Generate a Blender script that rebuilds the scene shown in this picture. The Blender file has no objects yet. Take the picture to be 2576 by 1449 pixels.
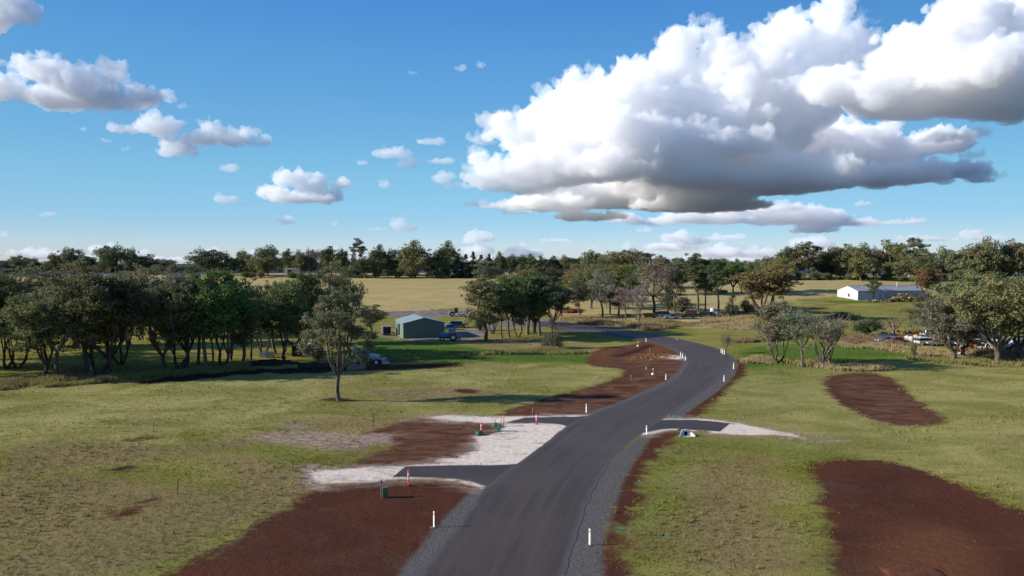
import bpy, bmesh, math, random, numpy as np
from mathutils import Vector, Matrix, noise
R=math.radians
sc=bpy.context.scene; col=sc.collection
F=1740.0; CAMH=16.5; HOR=663.0; CX=1288.0          # focal length / horizon of the photograph in 2576-wide pixels

# ------------------------------------------------------------------ terrain
def S(t): t=np.clip(t,0,1); return t*t*(3-2*t)
ROADL=[(1040,1500),(1060,1449),(1140,1340),(1215,1240),(1260,1200),(1300,1172),(1370,1120),(1425,1077),(1480,1049),(1580,1010),(1690,962),(1722,930),(1731,908),(1712,885),(1660,865),(1580,845),(1500,832),(1420,825),(1340,822)]
ROADR=[(1415,1500),(1427,1449),(1445,1390),(1475,1290),(1510,1210),(1560,1140),(1625,1088),(1665,1060),(1750,1000),(1806,960),(1838,925),(1842,903),(1825,886),(1790,872),(1730,858),(1640,840),(1560,826),(1450,813),(1340,807)]
def flat(px,py):
    d=CAMH*F/(py-HOR); return ((px-CX)/F*d, d)
_cl=[( (flat(*a)[0]+flat(*b)[0])/2,(flat(*a)[1]+flat(*b)[1])/2) for a,b in zip(ROADL,ROADR)]
def segdist(X,Y,P):
    best=np.full(np.shape(X),1e9)
    for (x0,y0),(x1,y1) in zip(P[:-1],P[1:]):
        dx,dy=x1-x0,y1-y0; t=np.clip(((X-x0)*dx+(Y-y0)*dy)/(dx*dx+dy*dy+1e-9),0,1)
        best=np.minimum(best,np.hypot(X-x0-t*dx,Y-y0-t*dy))
    return best
def terr(x,y,cheap=False):
    x=np.asarray(x,float); y=np.asarray(y,float)
    z=10.3*S((y-190)/210)+1.7*S((y-400)/200)
    b=.16*np.sin(x*.11+1.3*np.sin(y*.05))*np.sin(y*.083+.7)+.10*np.sin(x*.31+y*.07)*np.sin(y*.27-x*.11)
    w=S((segdist(x,y,_cl)-7)/8) if not cheap else 0.0
    z=z+b*w*S(y/30)*(1-.45*S((y-180)/60))
    return z
def at(px,py):
    """ground point seen at a photo pixel"""
    dx=(px-CX)/F; dz=-(py-HOR)/F
    y=5.0
    lo=5.0
    def T_(y):
        a_=min(max((y-190)/210,0),1); b_=min(max((y-400)/200,0),1)
        z=10.3*a_*a_*(3-2*a_)+1.7*b_*b_*(3-2*b_)
        return z if y>hi0 else float(terr(dx*y,y))
    hi0=-1
    while y<3000:
        if CAMH+dz*y < T_(y): break
        lo=y; y*=1.02
    hi=y
    lo*=.97; hi*=1.02; hi0=1e9
    for _ in range(16):
        m=(lo+hi)/2
        if CAMH+dz*m < float(terr(dx*m,m)): hi=m
        else: lo=m
    return (dx*hi,hi,float(terr(dx*hi,hi)))
def on(x,y): return (x,y,float(terr(x,y)))

# ------------------------------------------------------------------ helpers
def tag(o,label=None,cat=None,group=None,kind=None):
    if label: o['label']=label
    if cat: o['category']=cat
    if group: o['group']=group
    if kind: o['kind']=kind
    return o
def empty(name,loc,rz=0,label=None,cat=None,group=None,s=1):
    o=bpy.data.objects.new(name,None); col.objects.link(o); o.location=loc; o.rotation_euler=(0,0,rz); o.scale=(s,s,s)
    o.empty_display_size=.3
    return tag(o,label,cat,group)
def rotm(ax=0,ay=0,az=0): return Matrix.Rotation(az,3,'Z')@Matrix.Rotation(ay,3,'Y')@Matrix.Rotation(ax,3,'X')
class MB:
    def __init__(s): s.v=[]; s.f=[]
    def add(s,v,f):
        n=len(s.v); s.v+= [tuple(p) for p in v]; s.f+=[tuple(i+n for i in q) for q in f]; return s
    def box(s,c,d,rot=None,top=(1,1),shift=(0,0)):
        x,y,z=d[0]/2,d[1]/2,d[2]/2; P=[]
        for k,(tx,ty,sx,sy) in ((-1,(1,1,0,0)),(1,(top[0],top[1],shift[0],shift[1]))):
            for a,b in ((-1,-1),(1,-1),(1,1),(-1,1)): P.append(Vector((a*x*tx+sx,b*y*ty+sy,k*z)))
        if rot is not None: P=[rot@p for p in P]
        P=[p+Vector(c) for p in P]
        return s.add(P,[(3,2,1,0),(4,5,6,7),(0,1,5,4),(1,2,6,5),(2,3,7,6),(3,0,4,7)])
    def cyl(s,c,r,h,axis='Z',n=16,r2=None):
        r2=r if r2 is None else r2; P=[]
        for k,rr in ((-.5,r),(.5,r2)):
            for i in range(n):
                a=2*math.pi*i/n; p=(rr*math.cos(a),rr*math.sin(a),k*h)
                if axis=='Y': p=(p[0],p[2],p[1])
                if axis=='X': p=(p[2],p[0],p[1])
                P.append(Vector(p)+Vector(c))
        fl=[(i,(i+1)%n,n+(i+1)%n,n+i) for i in range(n)]+[tuple(range(n-1,-1,-1)),tuple(range(n,2*n))]
        return s.add(P,fl)
    def tube(s,path,rad,n=7,cap=True):
        P=[Vector(p) for p in path]; base=len(s.v); V=[]
        up=Vector((.13,.97,.2)).normalized()
        for i,p in enumerate(P):
            t=(P[min(i+1,len(P)-1)]-P[max(i-1,0)]).normalized()
            a=t.cross(up); 
            if a.length<.1: a=t.cross(Vector((1,0,0)))
            a.normalize(); b=t.cross(a)
            r=rad[i] if hasattr(rad,'__len__') else rad
            for k in range(n):
                q=2*math.pi*k/n; V.append(p+a*(r*math.cos(q))+b*(r*math.sin(q)))
        fl=[]
        for i in range(len(P)-1):
            for k in range(n): fl.append((i*n+k,i*n+(k+1)%n,(i+1)*n+(k+1)%n,(i+1)*n+k))
        if cap: fl.append(tuple(range(n-1,-1,-1))); fl.append(tuple(range((len(P)-1)*n,len(P)*n)))
        return s.add(V,fl)
    def prism(s,poly,y0,y1):
        """polygon in x,z pushed along y"""
        n=len(poly); V=[(x,y0,z) for x,z in poly]+[(x,y1,z) for x,z in poly]
        return s.add(V,[tuple(range(n)),tuple(range(2*n-1,n-1,-1))]+[(i,n+i,n+(i+1)%n,(i+1)%n) for i in range(n)])
    def ball(s,c,r,sub=1,sq=(1,1,1),jit=0,seed=0):
        bm=bmesh.new(); bmesh.ops.create_icosphere(bm,subdivisions=sub,radius=1); rg=random.Random(seed)
        V=[]
        for v in bm.verts:
            k=1+rg.uniform(-jit,jit); V.append((c[0]+v.co.x*r*sq[0]*k,c[1]+v.co.y*r*sq[1]*k,c[2]+v.co.z*r*sq[2]*k))
        fl=[[q.index for q in f.verts] for f in bm.faces]; bm.free(); return s.add(V,fl)
    def mesh(s,name,m,smooth=False,bevel=0):
        me=bpy.data.meshes.new(name); me.from_pydata(s.v,[],s.f); me.materials.append(m)
        bm=bmesh.new(); bm.from_mesh(me); bmesh.ops.recalc_face_normals(bm,faces=bm.faces)
        if bevel: bmesh.ops.bevel(bm,geom=[e for e in bm.edges if len(e.link_faces)==2 and e.calc_face_angle(0)>.5],offset=bevel,segments=2,affect='EDGES',profile=.5)
        bm.to_mesh(me); bm.free()
        if smooth: me.polygons.foreach_set('use_smooth',[True]*len(me.polygons))
        return me
    def build(s,name,m,parent=None,smooth=False,bevel=0,loc=None):
        o=bpy.data.objects.new(name,s.mesh(name,m,smooth,bevel)); col.objects.link(o)
        if parent: o.parent=parent
        if loc: o.location=loc
        return o
def fastmesh(name,V,Fq,m):
    """numpy verts, faces of equal size"""
    me=bpy.data.meshes.new(name); n=len(V); k=Fq.shape[1]; nf=len(Fq)
    me.vertices.add(n); me.vertices.foreach_set('co',np.asarray(V,np.float32).ravel())
    me.loops.add(nf*k); me.loops.foreach_set('vertex_index',Fq.astype(np.int32).ravel())
    me.polygons.add(nf); me.polygons.foreach_set('loop_start',np.arange(0,nf*k,k,dtype=np.int32)); me.polygons.foreach_set('loop_total',np.full(nf,k,np.int32))
    me.update(calc_edges=True); me.validate(); 
    if m: me.materials.append(m)
    return me
def copy_tree(o,parent=None):
    c=o.copy(); col.objects.link(c); c.parent=parent
    for ch in list(o.children): copy_tree(ch,c)
    return c

# ------------------------------------------------------------------ materials
class N:
    def __init__(s,name,world=False):
        s.m=bpy.data.materials.new(name); s.m.use_nodes=True; s.t=s.m.node_tree; s.t.nodes.clear(); s.out=s.n('OutputMaterial')
    def n(s,t,**k):
        x=s.t.nodes.new('ShaderNode'+t)
        for a,b in k.items(): setattr(x,a,b)
        return x
    def set(s,x,i,v):
        if isinstance(v,bpy.types.NodeSocket): s.t.links.new(v,x.inputs[i])
        else: x.inputs[i].default_value=v
    def pos(s): return s.n('NewGeometry').outputs['Position']
    def obj(s): return s.n('TexCoord').outputs['Object']
    def math(s,op,a,b=0,c=0,clamp=False):
        x=s.n('Math',operation=op,use_clamp=clamp); s.set(x,0,a); s.set(x,1,b); s.set(x,2,c); return x.outputs[0]
    def noise(s,vec,scale,detail=4,rough=.55,dist=0):
        x=s.n('TexNoise'); s.set(x,'Vector',vec); s.set(x,'Scale',scale); s.set(x,'Detail',detail); s.set(x,'Roughness',rough); s.set(x,'Distortion',dist); return x.outputs['Fac']
    def map(s,vec,scale=(1,1,1),loc=(0,0,0),rot=(0,0,0)):
        x=s.n('Mapping'); s.set(x,'Vector',vec); s.set(x,'Scale',scale); s.set(x,'Location',loc); s.set(x,'Rotation',rot); return x.outputs[0]
    def rng(s,v,a,b,c=0,d=1):
        x=s.n('MapRange'); x.interpolation_type='SMOOTHSTEP'; s.set(x,0,v); s.set(x,1,a); s.set(x,2,b); s.set(x,3,c); s.set(x,4,d); return x.outputs[0]
    def mix(s,f,a,b,mode='MIX'):
        x=s.n('Mix',data_type='RGBA',blend_type=mode); s.set(x,0,f)
        s.set(x,6,a if isinstance(a,bpy.types.NodeSocket) else (*a[:3],1)); s.set(x,7,b if isinstance(b,bpy.types.NodeSocket) else (*b[:3],1)); return x.outputs[2]
    def attr(s,name): return s.n('Attribute',attribute_name=name).outputs['Fac']
    def bump(s,h,strength,dist):
        x=s.n('Bump'); s.set(x,'Height',h); s.set(x,'Strength',strength); s.set(x,'Distance',dist); return x.outputs[0]
    def pbr(s,colr,rough=.9,metal=0,normal=None,spec=.3,trans=None):
        x=s.n('BsdfPrincipled'); s.set(x,'Base Color',colr if isinstance(colr,bpy.types.NodeSocket) else (*colr[:3],1)); s.set(x,'Roughness',rough); s.set(x,'Metallic',metal); s.set(x,'Specular IOR Level',spec)
        if normal is not None: s.set(x,'Normal',normal)
        o=x.outputs[0]
        if trans:
            y=s.n('BsdfTranslucent'); s.set(y,'Color',trans[1]); z=s.n('MixShader'); s.set(z,0,trans[0]); s.t.links.new(o,z.inputs[1]); s.t.links.new(y.outputs[0],z.inputs[2]); o=z.outputs[0]
        s.t.links.new(o,s.out.inputs[0]); return s.m
def paint(name,c,rough=.5,metal=0,dirt=.35,scale=3,dc=(.12,.09,.07),spec=.4):
    a=N(name); p=a.obj(); f=a.rng(a.noise(p,scale,6,.65),.45,.75); f=a.math('MULTIPLY',f,dirt)
    v=a.rng(a.noise(p,scale*9,3),.3,.7,.88,1.08); cc=a.mix(f,c,dc); g=a.mix(1.0,cc,a.n('CombineColor').outputs[0],'MULTIPLY')
    cb=a.t.nodes[-2] if False else None
    x=a.n('VectorMath',operation='SCALE'); a.t.links.new(cc,x.inputs[0]); a.set(x,'Scale',v)
    return a.pbr(x.outputs[0],rough,metal,spec=spec)

MAT={}
MAT['white']=paint('white_plastic',(.78,.78,.76),.45,dirt=.12)
MAT['pink']=paint('faded_pink_plastic',(.80,.075,.085),.5,dirt=.1)
MAT['reflect']=paint('reflective_band',(.80,.74,.74),.3,dirt=.05)
MAT['red']=paint('red_reflector',(.5,.03,.03),.3,dirt=0)
MAT['grey']=paint('grey_reflector',(.45,.46,.48),.3,dirt=0)
MAT['green_box']=paint('green_pillar_paint',(.045,.13,.06),.5,dirt=.12)
MAT['green_dome']=paint('dark_green_plastic',(.015,.085,.05),.4,dirt=.12)
MAT['wood']=paint('weathered_timber',(.33,.26,.17),.9,dirt=.4,dc=(.1,.07,.05))
MAT['steel_dark']=paint('dark_post_steel',(.06,.055,.05),.7,dirt=.3)
MAT['tape']=paint('violet_marker_tape',(.12,.11,.35),.6,dirt=.1)
MAT['concrete']=paint('pale_concrete',(.58,.57,.55),.9,dirt=.25,dc=(.3,.27,.24))
MAT['black']=paint('black_rubber',(.018,.018,.018),.85,dirt=.2)
MAT['darkpipe']=paint('dark_pipe_inside',(.03,.025,.02),.95,dirt=.2)
MAT['netting']=paint('teal_netting',(.04,.12,.11),.8,dirt=.5,scale=8)
MAT['yellow']=paint('yellow_machine_paint',(.42,.25,.035),.45,dirt=.25)
MAT['cream_paint']=paint('cream_machine_paint',(.62,.56,.36),.45,dirt=.2)
MAT['bluep']=paint('blue_tractor_paint',(.03,.08,.32),.35,dirt=.15)
MAT['navy']=paint('navy_car_paint',(.02,.06,.14),.25,dirt=.15,spec=.6)
MAT['whitep']=paint('white_vehicle_paint',(.52,.52,.50),.45,dirt=.35)
MAT['silver']=paint('silver_paint',(.30,.31,.32),.35,.3,dirt=.15)
MAT['redp']=paint('faded_red_paint',(.30,.04,.03),.5,dirt=.4)
MAT['rust']=paint('rusty_panel',(.16,.06,.035),.85,dirt=.5)
MAT['orangep']=paint('orange_paint',(.38,.13,.04),.5,dirt=.3)
MAT['glass']=paint('dark_glass',(.02,.03,.035),.08,dirt=.0,spec=.8)
MAT['machine']=paint('dark_machine_metal',(.05,.047,.045),.6,.3,dirt=.4)
MAT['wire']=paint('fence_wire',(.2,.19,.18),.6,.5,dirt=.2)
MAT['pinktank']=paint('pinkish_plastic_tank',(.6,.36,.27),.6,dirt=.2)

def sheet_metal(name,c,axis,pitch,var=.1,rough=.45,panel=None,metal=.2,axis2=None,patch=0,pc=(.45,.45,.45),lines=None):
    a=N(name); p=a.obj(); sp=a.n('SeparateXYZ'); a.t.links.new(p,sp.inputs[0]); u=sp.outputs[axis]
    w=a.math('SINE',a.math('MULTIPLY',u,2*math.pi/pitch))
    cc=a.mix(a.rng(a.noise(p,.7,5,.7),.35,.7),c,tuple(k*(1-var) for k in c))
    if patch:
        b=a.n('TexBrick'); a.set(b,'Vector',a.map(p,rot=(R(90),0,0) if axis==0 else (R(90),0,R(90)))); a.set(b,'Scale',1.0); a.set(b,'Brick Width',1.1); a.set(b,'Row Height',1.5); a.set(b,'Mortar Size',.0)
        a.set(b,'Color1',(1,1,1,1)); a.set(b,'Color2',(0,0,0,1)); 
        cc=a.mix(a.math('MULTIPLY',a.rng(b.outputs['Color'],.3,.7),patch),cc,pc)
    if lines:
        f=a.math('FRACT',a.math('DIVIDE',u,lines[0])); g=a.math('LESS_THAN',f,lines[1]/lines[0]); cc=a.mix(g,cc,lines[2])
    return a.pbr(cc,rough,metal,normal=a.bump(w,.6,.02))
MAT['shed_wall']=sheet_metal('pale_green_cladding_shaded',(.125,.160,.130),0,.2,.08)  # gable copy of the cladding, darkened in colour as the shaded face
MAT['shed_side']=sheet_metal('pale_green_cladding_lit',(.17,.225,.185),1,.2,.08)  # same cladding in a lighter colour, as the sunlit side
MAT['shed_roof']=sheet_metal('pale_green_roofing',(.27,.335,.30),1,.25,.06,rough=.4,lines=(2.6,.55,(.34,.40,.38)))
MAT['shed_trim']=paint('green_flashing',(.18,.25,.22),.4,dirt=.05)
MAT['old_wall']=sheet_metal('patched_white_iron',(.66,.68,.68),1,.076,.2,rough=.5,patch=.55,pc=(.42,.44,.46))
MAT['old_side']=sheet_metal('weathered_iron_shade_tint',(.42,.46,.52),0,.076,.2,rough=.5,patch=.5,pc=(.33,.37,.43))  # bluish grey puts the shade of this side into the worn iron's colour
MAT['old_roof']=sheet_metal('grey_iron_roof',(.30,.31,.32),0,.076,.15,rough=.5)
MAT['dark_open']=paint('shed_interior_dark',(.02,.02,.02),.9,dirt=0)

def grass_colour(a,p):
    """patchy pasture colour, used by the ground and by the tufts that grow on it"""
    pm=a.map(p,scale=(.55,1,1),rot=(0,0,R(-12)))
    big=a.noise(pm,.035,5,.6,.6); mid=a.noise(pm,.16,6,.65,.8); fin=a.noise(p,1.6,7,.7); vf=a.noise(p,9,4,.7)
    GR=(.152,.150,.028); YE=(.290,.248,.082); BR=(.175,.118,.052); LG=(.172,.172,.042)
    c=a.mix(a.rng(mid,.36,.66),GR,YE)
    c=a.mix(a.math('MULTIPLY',a.rng(big,.42,.62),.55),c,LG)
    c=a.mix(a.math('MULTIPLY',a.rng(a.noise(pm,.085,6,.7,1.2),.52,.68),.75),c,BR)
    c=a.mix(a.rng(fin,.50,.75,0,.45),c,BR)
    c=a.mix(a.rng(fin,.48,.26,0,.55),c,LG)
    dry=a.rng(a.math('ADD',a.attr('dry'),a.math('MULTIPLY',a.math('SUBTRACT',mid,.5),26)),-3,9)
    DRY=a.mix(a.rng(fin,.3,.7),(.50,.375,.19),(.37,.275,.125)); DRY=a.mix(a.rng(mid,.35,.7),DRY,(.33,.26,.10))
    DRY=a.mix(a.math('MULTIPLY',a.rng(a.noise(a.map(p,scale=(.35,1.4,1)),.045,6,.7,.8),.42,.62),.6),DRY,(.33,.28,.115))
    c=a.mix(a.math('MULTIPLY',dry,.92),c,DRY)
    lush=a.rng(a.math('ADD',a.attr('lush'),a.math('MULTIPLY',a.math('SUBTRACT',mid,.5),7)),-1.2,1.6)
    c=a.mix(a.math('MULTIPLY',lush,.85),c,a.mix(a.rng(fin,.3,.7),(.048,.120,.014),(.092,.150,.028)))
    fr_=a.rng(a.math('ADD',a.attr('fresh'),a.math('MULTIPLY',a.math('SUBTRACT',mid,.5),10)),-2.5,3.5)
    c=a.mix(a.math('MULTIPLY',fr_,.78),c,a.mix(a.rng(fin,.3,.7),(.100,.128,.024),(.158,.168,.042)))
    lt=a.rng(a.math('ADD',a.attr('light'),a.math('MULTIPLY',a.math('SUBTRACT',mid,.5),12)),-4,6)
    c=a.mix(a.math('MULTIPLY',lt,.6),c,a.mix(a.rng(mid,.35,.66),(.205,.195,.062),(.345,.305,.125)))
    brn=a.rng(a.math('ADD',a.attr('brown'),a.math('MULTIPLY',a.math('SUBTRACT',mid,.5),9)),-1.6,3)
    c=a.mix(a.math('MULTIPLY',brn,.75),c,a.mix(a.rng(fin,.35,.65),(.25,.17,.095),(.15,.12,.045)))
    return c,fin,vf,mid
def ground_mat():
    a=N('pasture_and_red_soil'); p=a.pos(); c,fin,vf,mid=grass_colour(a,p)
    st=a.map(p,scale=(.5,1.0,1),rot=(0,0,R(8)))
    strk=a.noise(st,.55,8,.62,.9)
    amp=a.math('MULTIPLY',a.math('SUBTRACT',strk,.5),3.2); ampf=a.math('MULTIPLY',a.math('SUBTRACT',fin,.5),1.6)
    wob=a.math('ADD',amp,ampf)
    def mask(name,k=1.0,soft=.35,off=0):
        return a.rng(a.math('ADD',a.math('ADD',a.attr(name),off),a.math('MULTIPLY',wob,k)),-soft,soft)
    # red brown soil
    soil=a.mix(a.rng(mid,.35,.7),(.084,.0325,.0200),(.060,.0255,.0170)); soil=a.mix(a.rng(fin,.52,.75,0,.7),soil,(.098,.040,.024)); soil=a.mix(a.rng(strk,.55,.80,0,.6),soil,(.100,.056,.034))
    soil=a.mix(a.math('MULTIPLY',a.rng(a.noise(st,.16,6,.7,1.0),.48,.66),.7),soil,a.mix(a.rng(fin,.35,.65),(.098,.056,.037),(.066,.037,.026)))
    soil=a.mix(a.math('MULTIPLY',a.rng(a.attr('dusty'),-2,3),.75),soil,a.mix(a.rng(strk,.38,.62),(.086,.038,.022),(.160,.090,.056)))
    soil=a.mix(a.rng(vf,.62,.75,0,.55),soil,(.20,.14,.09))
    soil=a.mix(a.math('MULTIPLY',a.rng(a.attr('orange'),-1.5,2),.8),soil,a.mix(a.rng(fin,.3,.7),(.165,.068,.032),(.115,.048,.027)))
    soil=a.mix(a.math('MULTIPLY',a.rng(a.attr('black'),-1.5,.8),.85),soil,a.mix(a.rng(fin,.4,.7),(.022,.015,.013),(.05,.032,.026)))
    c=a.mix(mask('dirt',1.25,.7,.15),c,soil)
    gr=a.mix(a.rng(vf,.35,.7),(.075,.067,.063),(.165,.150,.142)); gr=a.mix(a.rng(fin,.5,.8,0,.5),gr,(.06,.045,.04))
    c=a.mix(mask('shoulder',.30,.30),c,gr)
    pale=a.mix(a.rng(fin,.35,.65),(.40,.30,.235),(.19,.125,.09))
    c=a.mix(a.math('MULTIPLY',mask('pale',2.6,.9,.25),.95),c,pale)
    c=a.mix(a.math('MULTIPLY',a.rng(a.math('ADD',a.math('ADD',a.attr('cream'),1.0),a.math('MULTIPLY',wob,1.8)),-.6,1.0),.55),c,pale)
    yard=a.mix(a.rng(strk,.4,.62),(.12,.105,.10),(.27,.22,.18))
    c=a.mix(mask('yard',.6,.5),c,yard)
    cr=a.mix(a.rng(fin,.4,.75),(.70,.59,.48),(.56,.45,.35)); cr=a.mix(a.rng(vf,.45,.7,0,.22),cr,(.40,.33,.27)); cr=a.mix(a.rng(strk,.53,.66,0,.6),cr,(.19,.175,.165))
    c=a.mix(mask('cream',1.0,.35,-.2),c,cr)
    c=a.mix(a.rng(a.attr('far'),-1,1),c,a.mix(a.rng(a.noise(p,.002,4),.4,.6),(.045,.070,.095),(.065,.090,.115)))  # far ground painted haze blue; its bounce also blues the cloud bases
    h=a.math('ADD',a.math('MULTIPLY',fin,1.0),a.math('MULTIPLY',vf,.45))
    return a.pbr(c,1.0,normal=a.bump(h,.75,.16),spec=.0)
def grass_mat(name,mul,add=None):
    a=N(name); c,fin,vf,mid=grass_colour(a,a.pos())
    x=a.n('VectorMath',operation='MULTIPLY'); a.t.links.new(c,x.inputs[0]); x.inputs[1].default_value=mul
    return a.pbr(x.outputs[0],.8,spec=.15,trans=(.3,x.outputs[0]))
def reed_mat(name,c1,c2):
    a=N(name); p=a.pos(); c=a.mix(a.rng(a.noise(p,.5,5,.6),.35,.65),c1,c2); c=a.mix(a.rng(a.noise(p,5,3),.4,.7,0,.5),c,tuple(k*.55 for k in c1))
    return a.pbr(c,.8,spec=.15,trans=(.3,c))
def asphalt_mat(name,c1=(.035,.0250,.0195),c2=(.080,.057,.0440)):
    a=N(name); p=a.pos(); u=a.attr('u')
    sp=a.n('CombineXYZ'); a.set(sp,0,a.math('MULTIPLY',u,9)); a.set(sp,1,a.math('MULTIPLY',a.attr('v'),.035)); 
    lane=a.noise(sp.outputs[0],1.3,4,.6); big=a.noise(p,.09,4,.6)
    c=a.mix(a.rng(lane,.22,.80),c1,c2); c=a.mix(a.rng(big,.4,.7,0,.65),c,(.080,.058,.046))
    sp2=a.noise(p,26,3,.8); c=a.mix(a.rng(sp2,.52,.72,0,.55),c,(.11,.105,.105)); c=a.mix(a.rng(sp2,.48,.3,0,.6),c,(.015,.014,.015))
    e=a.math('ABSOLUTE',a.math('SUBTRACT',u,.5)); e=a.math('ADD',e,a.math('MULTIPLY',a.math('SUBTRACT',a.noise(p,.7,6,.7),.5),.10))
    gr=a.mix(a.rng(sp2,.35,.65),(.055,.047,.043),(.108,.095,.088))
    c=a.mix(a.rng(e,.43,.50),c,gr)
    return a.pbr(c,.66,normal=a.bump(sp2,.5,.02),spec=.28)

# ------------------------------------------------------------------ ground masks
def dens(P,n=14):
    """smooth closed curve through points"""
    P=np.array(P,float); m=len(P); out=[]
    for i in range(m):
        p0,p1,p2,p3=P[i-1],P[i],P[(i+1)%m],P[(i+2)%m]
        for t in np.linspace(0,1,4,endpoint=False):
            out.append(.5*((2*p1)+(-p0+p2)*t+(2*p0-5*p1+4*p2-p3)*t*t+(-p0+3*p1-3*p2+p3)*t**3))
    return np.array(out)
def sd(X,Y,pix,smooth=True):
    P=dens(pix) if smooth else np.array(pix,float)
    W=np.array([at(*p)[:2] for p in P])
    full=np.full(X.shape,-30.0); sel=(X>W[:,0].min()-9)&(X<W[:,0].max()+9)&(Y>W[:,1].min()-9)&(Y<W[:,1].max()+9); XF=X; X=X[sel]; Y=Y[sel]
    best=np.full(X.shape,1e9); ins=np.zeros(X.shape,bool); n=len(W)
    for i in range(n):
        x0,y0=W[i]; x1,y1=W[(i+1)%n]; dx,dy=x1-x0,y1-y0
        t=np.clip(((X-x0)*dx+(Y-y0)*dy)/(dx*dx+dy*dy+1e-9),0,1); best=np.minimum(best,np.hypot(X-x0-t*dx,Y-y0-t*dy))
        c=((y0>Y)!=(y1>Y))&(X<(x1-x0)*(Y-y0)/((y1-y0) if y1!=y0 else 1e-9)+x0); ins^=c
    full[sel]=np.where(ins,best,-best); return full
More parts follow.
